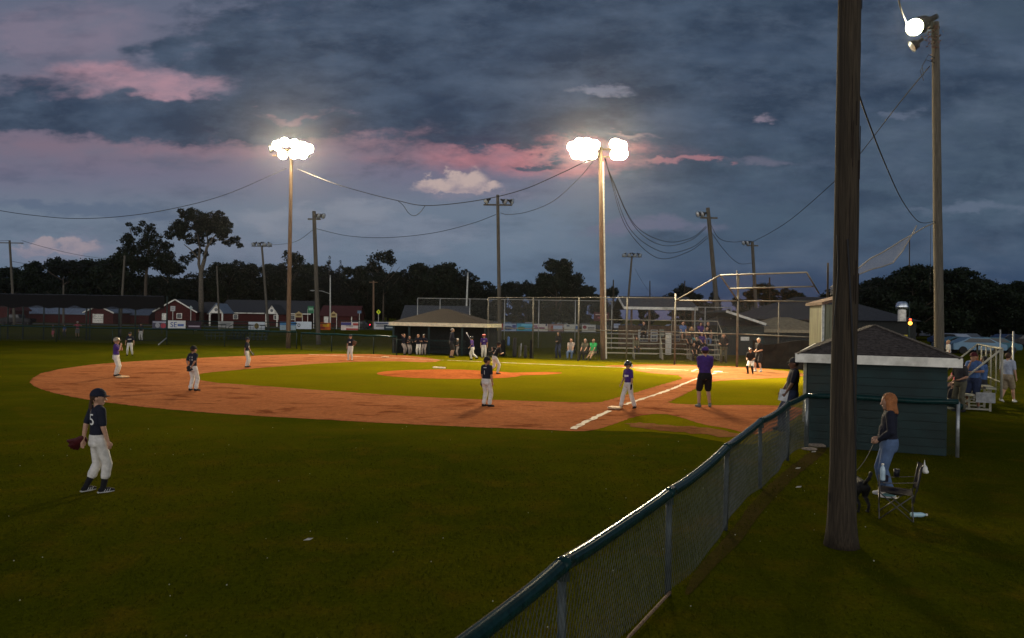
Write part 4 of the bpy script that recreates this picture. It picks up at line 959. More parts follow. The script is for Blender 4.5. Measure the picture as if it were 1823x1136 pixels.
def signpost(px, ytop, ybot, z, w, col, label, shape='rect', posts=1, text=None):
    t = P(px, ytop, z); b = P(px, ybot, z); rt = empty('sign', Vector((t.x, t.y, 0)), 0, label, 'sign'); h = t.z-b.z; bm = B()
    if shape == 'diamond': prism(bm, [(-w/2,-.05,b.z+h/2),(0,-.05,b.z),(w/2,-.05,b.z+h/2),(0,-.05,t.z)], (0,.03,0))
    elif shape == 'arch': prism(bm, [(-w/2,-.05,b.z),(w/2,-.05,b.z),(w/2,-.05,b.z+h*.65),(w*.25,-.05,b.z+h*.75),(0,-.05,t.z),(-w*.25,-.05,b.z+h*.75),(-w/2,-.05,b.z+h*.65)], (0,.05,0))
    else: box(bm, (0,-.05,b.z+h/2), (w,.04,h))
    obj('panel', bm, mat('sign %d %d %d' % col, C3(*col), .5, 0, .05), rt)
    bm = B()
    for s in ([0] if posts == 1 else [-w/2, w/2]): bar(bm, (s,0,0), (s,0,b.z+h*.6), .09)
    obj('post', bm, M_whitetrim if posts == 2 else M_galv, rt)
    if text:
        for (x, zz, ww, hh, c2) in text:
            bm = B(); box(bm, (x*w/2,-.085,b.z+h/2+zz*h/2), (ww*w,.01,hh*h)); obj('mark', bm, mat('ink %d %d %d' % c2, C3(*c2), .7, 0, .05), rt)
signpost(553.5, 545, 558, 140, 1.1, (30,92,60), 'tall green road sign left of the maroon building', posts=2, text=[(0,.4,.7,.1,(150,190,160)),(0,0,.7,.1,(150,190,160))])
signpost(674, 551, 560, 140, .85, (190,210,30), 'fluorescent yellow crossing sign on a thin post', 'diamond', text=[(0,0,.12,.4,(40,50,20)),(.1,.35,.14,.12,(40,50,20))])
signpost(532, 554, 565, 138, 1.3, (150,132,90), 'cream carved house sign between the long red house and the maroon building', 'arch', 2, text=[(0,-.2,.6,.3,(90,70,40))])
signpost(594, 554, 565, 138, 1.1, (156,136,92), 'cream carved sign in front of the maroon building', 'arch', 2, text=[(0,-.2,.6,.3,(90,70,40))])
signpost(308, 545, 554, 138, .85, (150,152,150), 'small square white road sign before the red gabled house', text=[(0,.3,.6,.1,(70,70,80)),(0,-.3,.5,.1,(70,70,80))])
signpost(340, 544, 552, 138, .7, (140,150,150), 'white diamond road sign before the dark roofed wing', 'diamond')
signpost(640, 553, 558, 138, .7, (80,100,120), 'small blue grey sign above the dark parked vehicle')
# ------------------------------------------------------------------ trees
def leafmat(name, col):
    m = bpy.data.materials.new(name); m.use_nodes = True; g = NG(m.node_tree); b = m.node_tree.nodes['Principled BSDF']
    v = g.n('ShaderNodeTexCoord').outputs['Object']; n = g.noise(v, .9, 4, .7)
    c = g.mix(g.ss(n, .3, .7), tuple(x*.55 for x in col)+(1,), tuple(x*1.4 for x in col)+(1,)); m.node_tree.links.new(c, b.inputs['Base Color'])
    b.inputs['Roughness'].default_value = .7; b.inputs['Specular IOR Level'].default_value = .2; return m
M_leaf = [leafmat('leaves deep green', (.006,.012,.005)), leafmat('leaves mid green', (.008,.015,.005)), leafmat('needles', (.008,.013,.009))]
M_bark = mat('tree bark', (.07,.055,.04), .9, 0, .4, 6)
def crown_mesh(clusters, leaf, dens, seed, split=0):
    rs = np.random.RandomState(seed); A = []
    if split:
        q = []
        for (cx, cy, cz, r, rz) in clusters:
            q.append((cx, cy, cz, r*.8, rz*.75))
            for j in range(split):
                d = rs.normal(size=3); d /= np.linalg.norm(d); s = rs.uniform(.18, .45); q.append((cx+d[0]*r*.85, cy+d[1]*r*.85, cz+d[2]*rz*.9, r*s, rz*s*rs.uniform(.6, 1.1)))
        clusters = q
    for (cx, cy, cz, r, rz) in clusters:
        n = int(dens*r*r); d = rs.normal(size=(n, 3)); d /= np.linalg.norm(d, axis=1)[:, None]
        rr = r*(rs.uniform(.4, 1.0, n)**.6 + (rs.uniform(0, 1, n) > .72)*rs.uniform(0, .6, n)); p = d*rr[:, None]; p[:, 2] *= rz/r; A.append(p + np.array([cx, cy, cz]))
    C = np.concatenate(A); n = len(C); u = rs.normal(size=(n, 3)); u /= np.linalg.norm(u, axis=1)[:, None]; w = rs.normal(size=(n, 3)); w -= (w*u).sum(1)[:, None]*u; w /= np.linalg.norm(w, axis=1)[:, None]
    s = rs.uniform(.6, 1.3, n)[:, None]*leaf; V_ = np.stack([C-u*s, C-w*s*.55, C+u*s, C+w*s*.55], 1).reshape(-1, 3).astype(np.float32)
    me = bpy.data.meshes.new('crown'); me.vertices.add(n*4); me.vertices.foreach_set('co', V_.ravel()); me.loops.add(n*4); me.loops.foreach_set('vertex_index', np.arange(n*4, dtype=np.int32))
    me.polygons.add(n); me.polygons.foreach_set('loop_start', np.arange(0, n*4, 4, dtype=np.int32)); me.update(); return me
def tree_proto(kind, h, w, seed, leaf=.24, dens=190):
    rnd = random.Random(seed); rt = empty(kind, (0,0,-500)); bm = B(); cl = []
    if kind == 'pine_tree':
        tube(bm, [(0,0,0),(0,0,h*.96)], [h*.018, .03], 8); n = 13
        for k in range(n):
            t = k/(n-1); z = h*(.12+.86*t); R = w/2*(1-t)**.8+.15
            m = max(1, int(5*(1-t)+1))
            for j in range(m):
                a = rnd.uniform(0, 6.28); cl.append((math.cos(a)*R*.55, math.sin(a)*R*.55, z, R*.55+.15, .35+R*.15))
        me = crown_mesh(cl, leaf*.8, dens*1.4, seed); mm = M_leaf[2]
    else:
        tube(bm, [(0,0,0),(rnd.uniform(-.2,.2),0,h*.3),(rnd.uniform(-.4,.4),0,h*.7)], [h*.013+.05, h*.010, .05], 8)
        low = .22 if kind == 'leafy_tree' else .45
        for k in range(9):
            a = rnd.uniform(0, 6.28); z = h*rnd.uniform(low, .75); e = (math.cos(a)*w*.33, math.sin(a)*w*.33, z+h*.15); tube(bm, [(0,0,z-h*.08),(e[0]*.5,e[1]*.5,z+.02*h),e], [.1,.07,.03], 5)
        n = 34 if kind == 'leafy_tree' else 26
        for k in range(n):
            t = rnd.random(); z = h*(low+(.97-low)*t); prof = math.sin(math.pi*min(1, max(.08, (t*.85+.12))))**.6; a = rnd.uniform(0, 6.28); R = w/2*prof*rnd.uniform(.35, .95)
            r = rnd.uniform(.09, .19)*w; cl.append((math.cos(a)*R, math.sin(a)*R*.8, z-r*.3, r, r*rnd.uniform(.6, .95)))
        me = crown_mesh(cl, leaf, dens, seed, 4); mm = M_leaf[seed % 2]
    obj('trunk', bm, M_bark, rt, True); mobj('crown', me, mm, rt); rt['h'] = h; return rt
protos = [tree_proto('leafy_tree', 13, 11, s) for s in (1,2,3,4)]; pine = tree_proto('pine_tree', 14, 6, 9); tallt = tree_proto('tall_tree', 16, 9, 12, .24, 110)
del_protos = protos + [pine, tallt]
def plant(proto, px, ytop, z, label, group, wscale=1.0, rz=None):
    b = P(px, 570, z); top = P(px, ytop, z).z; s = top/proto['h']; c = copy_tree(proto); c.location = (b.x, b.y, 0); c.scale = (s*wscale, s*wscale, s)
    c.rotation_euler.z = rz if rz is not None else (px*1.7) % 6.28; tag(c, label, 'tree', group); del c['h']; return c
gL = 'trees of the left tree line'; gM = 'trees of the middle tree line'; gR = 'trees of the right tree line'; gb = 'background trees filling the tree line'
LT = [(8,476,200,'leftmost tree of the far tree line, behind the utility pole'),(45,480,205,'low tree just right of the left utility pole'),(80,466,200,'tree over the left end of the pale metal roof'),
(112,459,195,'tree above the short post over the batting cage'),(148,462,200,'tree above the middle of the batting cage'),(182,461,205,'tree left of the bare slanting netting pole'),(212,450,200,'tree right behind the bare slanting netting pole'),
(300,462,190,'tree filling the gap between the two tallest trees'),(405,470,195,'tree just right of the lone tall tree'),(432,465,200,'tree left of the four lamp pole'),(462,470,205,'tree right behind the four lamp pole'),
(500,474,200,'tree left of the left blazing pole'),(548,470,205,'tree between the blazing pole and the unlit grey pole'),(575,474,210,'tree right of the unlit grey pole'),(628,474,205,'rounded tree right of the two spruces'),(652,492,205,'low tree left of the brown utility pole')]
for k, (x, y, z, lab) in enumerate(LT): plant(protos[k % 4], x, y, z, lab, gL, 1.15)
MT = [(715,480,190,'rounded tree at the left end of the dense middle clump'),(742,470,185,'tallest tree of the dense middle clump'),(770,472,188,'second tree of the dense middle clump'),(797,470,190,'third tree of the dense middle clump'),(822,480,190,'tree behind the pale thin pole'),(845,500,195,'sloping right end tree of the dense clump'),(868,520,195,'low bush tree left of the three lamp pole'),
(905,502,200,'tree right of the three lamp pole'),(935,500,200,'tree left of the pointed dark tree'),(1048,508,200,'low tree left of the pole with white conduit'),(1085,512,205,'low tree right of the pole with white conduit'),(1150,528,205,'low tree above the pavilion roof'),(1212,506,190,'feathery tree left of the leaning pole'),(1240,522,195,'low tree just left of the leaning pole'),
(1320,530,180,'low tree behind the backstop post'),(1352,505,170,'round tree behind the short lamp pole'),(1400,512,180,'small round tree seen through the backstop hood'),(1425,522,185,'low tree at the right end of the backstop hood')]
for k, (x, y, z, lab) in enumerate(MT): plant(protos[(k+1) % 4], x, y, z, lab, gM, .95 if k > 6 else 1.15)
RT = [(1545,500,125,'left end tree of the right wood, behind the vent'),(1580,488,120,'tree above the shiny exhaust vent'),(1622,472,118,'highest tree of the right wood, left of the lit pole'),(1660,482,122,'tree right behind the lit right pole'),(1695,478,120,'tree just right of the lit right pole'),(1730,492,122,'tree above the mesh of the small bleacher'),
(1762,512,125,'tree in the dip of the right wood'),(1795,507,118,'tree left of the right edge'),(1830,500,115,'tree cut by the right edge'),(1525,512,128,'tree directly behind the near dark pole')]
for k, (x, y, z, lab) in enumerate(RT): plant(protos[(k+2) % 4], x, y, z, lab, gR, 1.3)
for (x, y, z, lab) in [(585,456,185,'left one of the two pointed spruces'),(604,464,188,'right one of the two pointed spruces'),(1270,504,170,'thin pine behind the leaning pole')]: plant(pine, x, y, z, lab, 'pointed conifers')
plant(protos[2], 990, 460, 150, 'pointed dark tree standing alone right of the three lamp pole', None, .95, 1.0); plant(protos[0], 965, 486, 152, 'left shoulder tree of the pointed dark tree', gM, .8); plant(protos[1], 1015, 490, 152, 'right shoulder tree of the pointed dark tree', gM, .8)
plant(tallt, 682, 444, 170, 'open crowned taller tree left of the dense middle clump', None, 1.1, 2.0); plant(tallt, 517, 446, 175, 'open crowned tree rising behind the left blazing pole', None, 1.1, 4.0)
lm = ['beyond the left edge','over the headlights of the pickup','over the pickup bed','left of the batting cage middle','over the batting cage middle','over the garage shed','left of the slanting netting pole','right of the slanting netting pole','under the loose crowned tree','under the lone tree crown, left side','behind the lone tree trunk',
 'over the dark roofed wing','over the first white porch','left of the slanting lamp pole','right of the slanting lamp pole','over the second white porch','behind the left blazing pole','between blazing pole and grey pole','behind the grey unlit pole','over the maroon building','right of the spruces','behind the brown utility pole','behind the open crowned tree','over the far dugout left end','over the concession roof']
lm += ['row filler %s' % s for s in ()] + ['behind the near dark pole','left of the shiny vent','right of the shiny vent','left of the lit right pole','right of the lit right pole','over the small bleacher','over the bleacher corner','at the right edge']
BACKLAB = ['dark tree in the back row of the wood, ' + s for s in lm]
for k, x in enumerate(list(range(-30, 860, 36)) + list(range(1500, 1850, 45))):
    plant(protos[(k*3+1) % 4], x, (492 if x < 700 else 505) + (k*7) % 9, 235 if x < 900 else 150, BACKLAB[k], gb, 1.7)
def lone_tree():
    c = rise((358, 600), 160); rt = empty('lone_tree', c, 0, 'tall bare trunked tree with a wide rounded crown over the red houses', 'tree'); k = 160/FPX
    Q = lambda px, py, dy=0: Vector(((px-358)*k, dy, (P(px, py, 160)).z))
    bm = B(); tube(bm, [Vector((0,0,0)), Q(357,530), Q(356,485), Q(362,462), Q(366,440), Q(371,425)], [.6,.5,.42,.36,.26,.12], 10)
    for L, r in (([Q(357,488),Q(352,470),Q(350,440,1),Q(345,415,1)],(.35,.3,.2,.1)), ([Q(362,462),Q(368,445,-1),Q(380,425,-1),Q(392,410,-1)],(.28,.22,.15,.08)), ([Q(363,458),Q(361,432,2),Q(358,405,2)],(.25,.18,.1)), ([Q(352,462),Q(338,445),Q(325,435)],(.2,.12,.06)), ([Q(380,427),Q(400,428),Q(415,430)],(.12,.08,.05))): tube(bm, L, list(r), 7)
    obj('trunk', bm, mat('pale bark', (.10,.085,.065), .9, 0, .4, 4), rt, True)
    rnd = random.Random(8); cl = []
    for (x, y, r) in [(350,400,18),(372,395,18),(322,405,15),(395,420,12),(335,425,12),(330,385,14),(315,400,14),(307,420,10),(325,415,14),(345,400,15),(355,385,14),(340,420,12),(372,384,13),(385,392,14),(375,405,16),(360,412,14),(392,408,14),(405,415,12),(415,428,10),(395,430,10),(350,432,9),(323,378,8),(380,378,8),(420,436,6),(402,398,8),(302,398,8),(372,430,8),(345,372+6,7),(364,452,6),(345,445,7)]:
        cc = Q(x+rnd.uniform(-2,2), y, rnd.uniform(-3.5,3.5)); cl.append((cc.x, cc.y, cc.z, r*k*.95, r*k*.75))
    mobj('crown', crown_mesh(cl, .19, 330, 5, 8), M_leaf[0], rt)
    c = rise((258, 600), 168); rt = empty('tall_tree', c, 0, 'loose crowned tall tree left of the lone tall tree', 'tree'); k = 168/FPX
    Q = lambda px, py, dy=0: Vector(((px-258)*k, dy, (P(px, py, 168)).z))
    bm = B(); tube(bm, [Vector((0,0,0)), Q(258,500), Q(262,450), Q(268,410)], [.4,.32,.25,.1], 8); tube(bm, [Q(258,480), Q(240,450), Q(228,405)], [.3,.2,.06], 7); tube(bm, [Q(260,470), Q(285,440), Q(300,430)], [.25,.15,.06], 7); obj('trunk', bm, M_bark, rt, True); cl = []
    for (x, y, r) in [(248,432,14),(275,440,14),(236,440,12),(256,470,18),(228,470,14),(282,462,14),(300,470,14),(228,408,10),(222,425,10),(235,430,14),(232,448,14),(218,445,9),(250,445,15),(262,425,13),(270,408,11),(262,400,7),(278,425,12),(290,436,11),(280,448,13),(300,440,9),(240,465,16),(265,465,16),(290,462,14),(310,455,10),(222,465,12),(236,402,6),(252,412,6),(325,462,12),(335,450,9)]:
        cc = Q(x+rnd.uniform(-2,2), y, rnd.uniform(-3,3)); cl.append((cc.x, cc.y, cc.z, r*k*.9, r*k*.8))
    mobj('crown', crown_mesh(cl, .19, 250, 6, 8), M_leaf[1], rt)
lone_tree()
for r in del_protos:
    for ch in [x for x in bpy.data.objects if x.parent == r]: bpy.data.objects.remove(ch)
    bpy.data.objects.remove(r)

# ------------------------------------------------------------------ vehicles
def car_proto(name, truck=False):
    rt = empty(name, (0,0,-500)); L = 4.5; bm = B()
    prof = [(-2.25,.35),(-2.25,.85),(-1.5,.98),(-.75,1.42),(.9,1.45),(1.7,1.0),(2.25,.9),(2.28,.35)] if not truck else [(-2.7,.5),(-2.7,1.15),(-1.0,1.15),(-.9,1.2),(-.75,1.8),(.75,1.82),(1.3,1.25),(2.6,1.15),(2.65,.5)]
    prism(bm, [(x,-.85,z) for x, z in prof], (0,1.7,0)); bmesh.ops.bevel(bm, geom=bm.edges[:], offset=.06, segments=2, affect='EDGES'); obj('body', bm, mat('car paint', (.05,.06,.08), .25, .3, .05), rt)
    wp = [(-1.3,1.0),(-.72,1.36),(.85,1.38),(1.45,1.02)] if not truck else [(-.82,1.25),(-.7,1.72),(.7,1.74),(1.1,1.28)]
    for yy in (-.868, .858): bm = B(); prism(bm, [(x,yy,z) for x, z in wp], (0,.01,0)); obj('window', bm, M_glass, rt)
    for x in ((-1.4, 1.45) if not truck else (-1.7, 1.75)):
        for y in (-.82, .82):
            bm = B(); lathe(bm, [(.001,-.1),(.2,-.1),(.33,-.09),(.33,.09),(.2,.1),(.001,.1)], 16, Matrix.Translation((x,y,.33)) @ Matrix.Rotation(rad(90), 4, 'X')); obj('wheel', bm, mat('tyre', (.01,.01,.01)), rt)
    return rt
carp = car_proto('parked_car'); trp = car_proto('pickup_truck', True)
paints = {'dark blue': (.02,.04,.10), 'silver': (.36,.4,.46), 'pale blue': (.12,.21,.30), 'black': (.012,.012,.014), 'white': (.5,.52,.55), 'grey': (.1,.11,.12), 'teal blue': (.03,.10,.14)}
def park(proto, px, z, col, rot, label, group, dz=0):
    c = copy_tree(proto); b = rise((px, 600), z); c.location = b; c.rotation_euler.z = rad(rot)
    for ch in [x for x in bpy.data.objects if x.parent == c]:
        if ch.name.startswith('body'): ch.data = ch.data.copy(); ch.data.materials[0] = mat('paint '+col, paints[col], .25, .3, .05)
    return tag(c, label, 'car' if proto is carp else 'pickup truck', group)
for x, z, col, r, lab in [(876,185,'silver',10,'silver car just right of the far dugout roof'),(905,180,'pale blue',80,'pale blue car left above the blue and white banner'),(922,188,'dark blue',20,'dark blue car above the cyan banner'),(941,184,'silver',85,'silver car beside the second backstop post'),(962,186,'grey',15,'grey car above the banner with purple script'),(981,190,'pale blue',80,'pale blue car above the rust framed banner'),
      (1000,183,'white',5,'white car above the banner with the blue globe'),(1020,186,'silver',85,'silver car left of the third tall fence post'),(1040,190,'grey',10,'grey car above the banner with the dark red ring'),(1098,186,'silver',80,'silver car left of the pavilion posts'),(1118,184,'pale blue',15,'pale blue car seen under the left end of the pavilion roof'),(1142,188,'dark blue',82,'dark blue car between the pavilion posts'),(1195,188,'silver',20,'silver car seen right of the middle pavilion post'),(1208,182,'grey',90,'grey car seen under the right end of the pavilion roof')]:
    park(carp, x, z, col, r, lab, 'cars parked beyond the banners')
tc_ = park(carp, 1168, 150, 'black', 90, 'dark car with two glowing red tail lights under the pavilion roof', 'cars parked beyond the banners')
for s in (-.62, .62):
    bm = B(); ball(bm, (-2.28, s, .8), (.05,.2,.13)); obj('tail_light', bm, emis('tail light', (1,.03,.06), 6), tc_)
for x, z, col, r, lab in [(1686,96,'dark blue',15,'dark blue car right of the lit pole base'),(1702,92,'silver',100,'silver car nearest above the white bleacher rail'),(1722,98,'grey',95,'grey car behind the back corner of the small bleacher'),(1712,70,'teal blue',170,'teal car close behind the small bleacher, left one'),(1737,68,'pale blue',175,'pale blue car behind the middle of the bleacher mesh'),(1765,70,'teal blue',165,'teal car behind the right corner of the bleacher mesh'),
      (1790,95,'dark blue',20,'dark blue car between the two thin posts at right'),(1818,90,'black',15,'black car cut by the right edge')]:
    park(carp, x, z, col, r, lab, 'cars parked under the right trees')
t1 = park(trp, 30, 128, 'black', 180, 'dark pickup truck with headlights lit at the far left', None); t1.scale = (1.0,1,1.0)
for s in (-.6, .6):
    bm = B(); ball(bm, (2.66, s, .85), (.06,.16,.12)); obj('headlight', bm, emis('headlight', (1,.85,.5), 12), t1)
t2 = park(carp, 639, 140, 'black', 170, 'dark parked vehicle with one red light beside the maroon building', None)
bm = B(); ball(bm, (-2.27, .6, .85), (.05,.12,.1)); obj('tail_light', bm, emis('tail light', (1,.03,.06), 6), t2)
for p_ in (carp, trp):
    for ch in [x for x in bpy.data.objects if x.parent == p_]: bpy.data.objects.remove(ch)
    bpy.data.objects.remove(p_)
# ------------------------------------------------------------------ people
def remesh(bm, voxel, name, m, parent, smooth_it=3, loc=None):
    me = bpy.data.meshes.new(name); bmesh.ops.recalc_face_normals(bm, faces=bm.faces[:]); bm.to_mesh(me); bm.free()
    o = bpy.data.objects.new(name, me); COL.objects.link(o)
    md = o.modifiers.new('r', 'REMESH'); md.mode = 'VOXEL'; md.voxel_size = voxel; md.use_smooth_shade = True
    if smooth_it: s = o.modifiers.new('s', 'SMOOTH'); s.factor = .5; s.iterations = smooth_it
    dg = bpy.context.evaluated_depsgraph_get(); dg.update(); nm = bpy.data.meshes.new_from_object(o.evaluated_get(dg))
    bpy.data.objects.remove(o); bpy.data.meshes.remove(me); nm.name = name
    for p in nm.polygons: p.use_smooth = True
    return mobj(name, nm, m, parent, loc)
def rc(bm, a, b, ra, rb, flat=None):
    """rounded cone between two points"""
    a = Vector(a); b = Vector(b)
    if (b-a).length < 1e-5: ball(bm, a, ra, 2); return
    tube(bm, [a, b], [ra, rb], 12); ball(bm, a, ra*.999, 2); ball(bm, b, rb*.999, 2)
def loft(bm, secs, n=20):
    rings = [[bm.verts.new((cx+rx*math.cos(2*math.pi*k/n), cy+ry*math.sin(2*math.pi*k/n), z)) for k in range(n)] for cx, cy, z, rx, ry in secs]
    for a, b in zip(rings, rings[1:]):
        for k in range(n): bm.faces.new((a[k], a[(k+1) % n], b[(k+1) % n], b[k]))
    bm.faces.new(rings[0][::-1]); bm.faces.new(rings[-1])
def ik(a, t, l1, l2, hint):
    a = Vector(a); t = Vector(t); d = t-a; L = min(max(d.length, abs(l1-l2)+.01), l1+l2-.002); dn = d.normalized(); x = (l1*l1-l2*l2+L*L)/(2*L); y = math.sqrt(max(0, l1*l1-x*x))
    h = Vector(hint) - dn*Vector(hint).dot(dn); h = h.normalized() if h.length > 1e-5 else Vector((0,1,0)); return a+dn*x+h*y, a+dn*L
SKIN = {'light': (.42,.24,.16), 'tan': (.34,.18,.11), 'dark': (.16,.08,.05)}
def fab(name, c): return mat('cloth '+name, c, .85, 0, .16, 11, 1.0)
CL = {'navy': (.008,.010,.022), 'purple': (.050,.022,.15), 'white': (.58,.56,.52), 'black': (.007,.007,.009), 'grey': (.16,.16,.15), 'blue': (.06,.12,.28), 'denim': (.08,.13,.24), 'green': (.03,.36,.10),
      'pink': (.5,.10,.14), 'khaki': (.25,.2,.13), 'teal': (.15,.32,.34), 'olive': (.08,.075,.05), 'red': (.4,.03,.03), 'pale blue': (.3,.34,.42), 'charcoal': (.03,.03,.033), 'maroon': (.055,.005,.008), 'stripe': (.3,.26,.24), 'dkblue': (.02,.03,.07)}
HAIR = {'brown': (.045,.022,.012), 'dark': (.012,.009,.008), 'ginger': (.30,.11,.035), 'blond': (.38,.23,.10), 'grey': (.2,.19,.18)}
def person(label, x, y, yaw, h, hs=1.0, pelvis=(0,0,.525), chest=(0,.015), twist=0, feet=None, knees=None, hands=None, elbows=None, head=(0,0), skin='light', shirt='navy', sleeve='short', lower='pants', lc='white',
           socks=None, shoes='black', hat=None, hatc='navy', hair='brown', hairlen='short', vox=None, bulk=1.0, fing=True, z0=0.0, group=None, glove=None, beard=False):
    dist = math.hypot(x, y); near = dist < 16
    vox = vox or (.0075 if dist < 14 else .011 if dist < 24 else .016 if dist < 36 else .021)
    rt = empty('person', (x, y, z0), rad(yaw), label, 'person', group); H = h
    hip = Vector(pelvis); sh = Vector((hip.x+chest[0], hip.y+chest[1], hip.z+.285)); cz, sz = math.cos(rad(twist)), math.sin(rad(twist))
    tl = Vector((chest[0], chest[1], .285)); tl = tl.normalized()*.285 if tl.length > .3 else tl; sh = hip+tl
    side = lambda s, w: Vector((s*w*cz, s*w*sz, 0))
    feet = feet or ((.075,0,0,12),(-.075,0,0,-12)); knees = knees or ((.1,1,0),(-.1,1,0)); hands = hands or ((.15,.05,.44),(-.15,.05,.44)); elbows = elbows or ((.4,-1,0),(-.4,-1,0))
    HP = [hip+Vector((s*.052,0,-.015)) for s in (1,-1)]; SH = [sh+side(s, .098)+Vector((0,0,-.005)) for s in (1,-1)]
    leg = []; armj = []
    for i in (0, 1):
        f = feet[i]; ank = Vector((f[0], f[1], f[2]+.045)); k, a = ik(HP[i], ank, .248, .235, knees[i]); leg.append((HP[i], k, a, f[3]))
        e, w = ik(SH[i], hands[i], .165, .14, elbows[i]); armj.append((SH[i], e, w))
    S_ = lambda v: Vector(v)*H
    b_ = bulk; hc = sh + Vector((0, .012, .105)) + Vector((head[2] if len(head) > 2 else 0, head[3] if len(head) > 3 else 0, 0)); hr = .062*hs
    hd = Matrix.Rotation(rad(head[0]), 3, 'Z') @ Matrix.Rotation(rad(head[1]), 3, 'X')
    hc = hc + Vector((0,0,(hs-1)*.05))
    def tors(bm, z_lo, grow, top=True):
        secs = []
        for t, rx, ry in ((-.07,.080,.062),(0,.092,.068),(.07,.084,.062),(.13,.080,.058),(.20,.092,.062),(.25,.094,.058),(.285,.075,.045),(.30,.04,.035)):
            if t < z_lo: continue
            f = max(0, t)/.285; c = hip + (sh-hip)*f; bb = b_ if t < .2 else 1+(b_-1)*.6
            belly = (b_-1)*.03 if .02 < t < .2 else 0
            secs.append((c.x*H, (c.y+belly)*H, (hip.z+t if t < 0 else hip.z+(sh.z-hip.z)*t/.285)*H, (rx*bb+grow)*H*.97, (ry*bb+grow)*H*.97))
        if top: loft(bm, secs)
        for s in (1, -1): rc(bm, S_(sh+side(s,.04)), S_(sh+side(s,.092)-Vector((0,0,.012))), (.042+grow)*H, (.036+grow)*H)
    # body
    bm = B(); tors(bm, -.07, -.004); rc(bm, S_(sh-Vector((0,0,.01))), S_(hc-hd@Vector((0,.01,.035))), .032*H, .03*H*hs)
    ball(bm, S_(hc+hd@Vector((0,-.004,.012))*hs), (hr*.86*H, hr*1.02*H, hr*1.05*H), 3, hd)
    rc(bm, S_(hc+hd@Vector((0,.012,-.02))*hs), S_(hc+hd@Vector((0,.03,-.05))*hs), .040*H*hs, .021*H*hs)
    rc(bm, S_(hc+hd@Vector((0,.058,.0))*hs), S_(hc+hd@Vector((0,.067,-.017))*hs), .0055*H*hs, .0085*H*hs)
    rc(bm, S_(hc+hd@Vector((-.014,.056,-.034))*hs), S_(hc+hd@Vector((.012,.0535,-.034))*hs), .0035*H*hs, .0035*H*hs)
    for s in (1, -1): ball(bm, S_(hc+hd@Vector((s*.054,-.004,-.004))*hs), (.008*H*hs, .014*H*hs, .019*H*hs), 2, hd)
    for i, s in enumerate((1, -1)):
        a, e, w = armj[i]; rc(bm, S_(a), S_(e), .031*H*b_**.5, .024*H); rc(bm, S_(e), S_(w), .025*H, .0155*H)
        d = (w-e).normalized(); hid = Vector((0,1,0)) - d*d.y; sd = d.cross(Vector((0,1,0))); sd = sd.normalized() if sd.length > .1 else Vector((1,0,0)); up = sd.cross(d)
        pa = w+d*.045; rc(bm, S_(w), S_(pa), .014*H, .016*H)
        for q in (-1.5,-.5,.5,1.5):
            r0 = pa + sd*q*.0 + up*q*.0085; l = .030-.004*abs(q-.5); m_ = r0+d*l+sd*s*-.006; rc(bm, S_(w+d*.03+up*q*.008), S_(r0+d*.004), .0075*H, .007*H); rc(bm, S_(r0), S_(m_), .0062*H, .0055*H); rc(bm, S_(m_), S_(m_+d*.014-sd*s*.014), .0055*H, .0048*H)
        rc(bm, S_(w+d*.016+up*.01), S_(w+d*.04+up*.028), .0075*H, .0062*H); rc(bm, S_(w+d*.04+up*.028), S_(w+d*.062+up*.026), .0062*H, .005*H)
        a, k, f, fd = leg[i]; rc(bm, S_(a), S_(k), .056*H*b_**.4, .034*H); rc(bm, S_(k), S_(f), .034*H, .022*H); mid = k.lerp(f, .3)+Vector((0,-.008,0)); rc(bm, S_(k.lerp(f,.12)), S_(mid), .03*H, .034*H); rc(bm, S_(mid), S_(k.lerp(f,.8)), .034*H, .021*H)
    body = remesh(bm, vox, 'body', mat('skin '+skin, SKIN[skin], .55, 0, .12, 30), rt)
    # face
    if dist < 75:
        for s in (1, -1):
            bm = B(); ball(bm, S_(hc+hd@Vector((s*.021,.0545,.006))*hs), (.0075*H, .005*H, .0045*H), 2, hd); obj('eye', bm, mat('eye', (.02,.015,.012), .3), rt, True)
            if near: bm = B(); rc(bm, S_(hc+hd@Vector((s*.012,.058,.018))*hs), S_(hc+hd@Vector((s*.03,.052,.018))*hs), .0028*H, .002*H); obj('eyebrow', bm, mat('hair '+hair, HAIR[hair], .7), rt)
    # hair
    bm = B(); ball(bm, S_(hc+hd@Vector((0,-.014,.018))*hs), (hr*.93*H, hr*1.0*H, hr*1.03*H), 3, hd)
    if hairlen != 'short':
        n = {'long': .15, 'mid': .09, 'tail': .13}[hairlen]
        if hairlen == 'tail': rc(bm, S_(hc+hd@Vector((0,-.055,-.01))), S_(hc+hd@Vector((0,-.07,-.06))), .02*H, .018*H); rc(bm, S_(hc+hd@Vector((0,-.07,-.06))), S_(hc+Vector((0,-.07,-n-.01))), .018*H, .008*H)
        else:
            ball(bm, S_(hc+hd@Vector((0,-.013,.024))*hs), (hr*1.03*H, hr*1.05*H, hr*1.08*H), 3, hd)
            for q in (-1, 1):
                for j in range(4):
                    rnd = random.Random(int(x*7+q*3+j)); y0 = .012-.02*j; rc(bm, S_(hc+hd@Vector((q*.048, y0, .02))), S_(hc+hd@Vector((q*(.064+rnd.uniform(0,.012)), y0-.012, -n*.62+rnd.uniform(-.02,.02)))), .018*H, .011*H)
            for q in (-1, -.6, 0, .6, 1):
                rnd = random.Random(int(x*10+q*10)); rc(bm, S_(hc+hd@Vector((q*.045,-.022+.02*abs(q),.01))), S_(hc+hd@Vector((q*.075+rnd.uniform(-.008,.008),-.05+.055*abs(q),-n+rnd.uniform(0,.02)))), .034*H, .022*H)
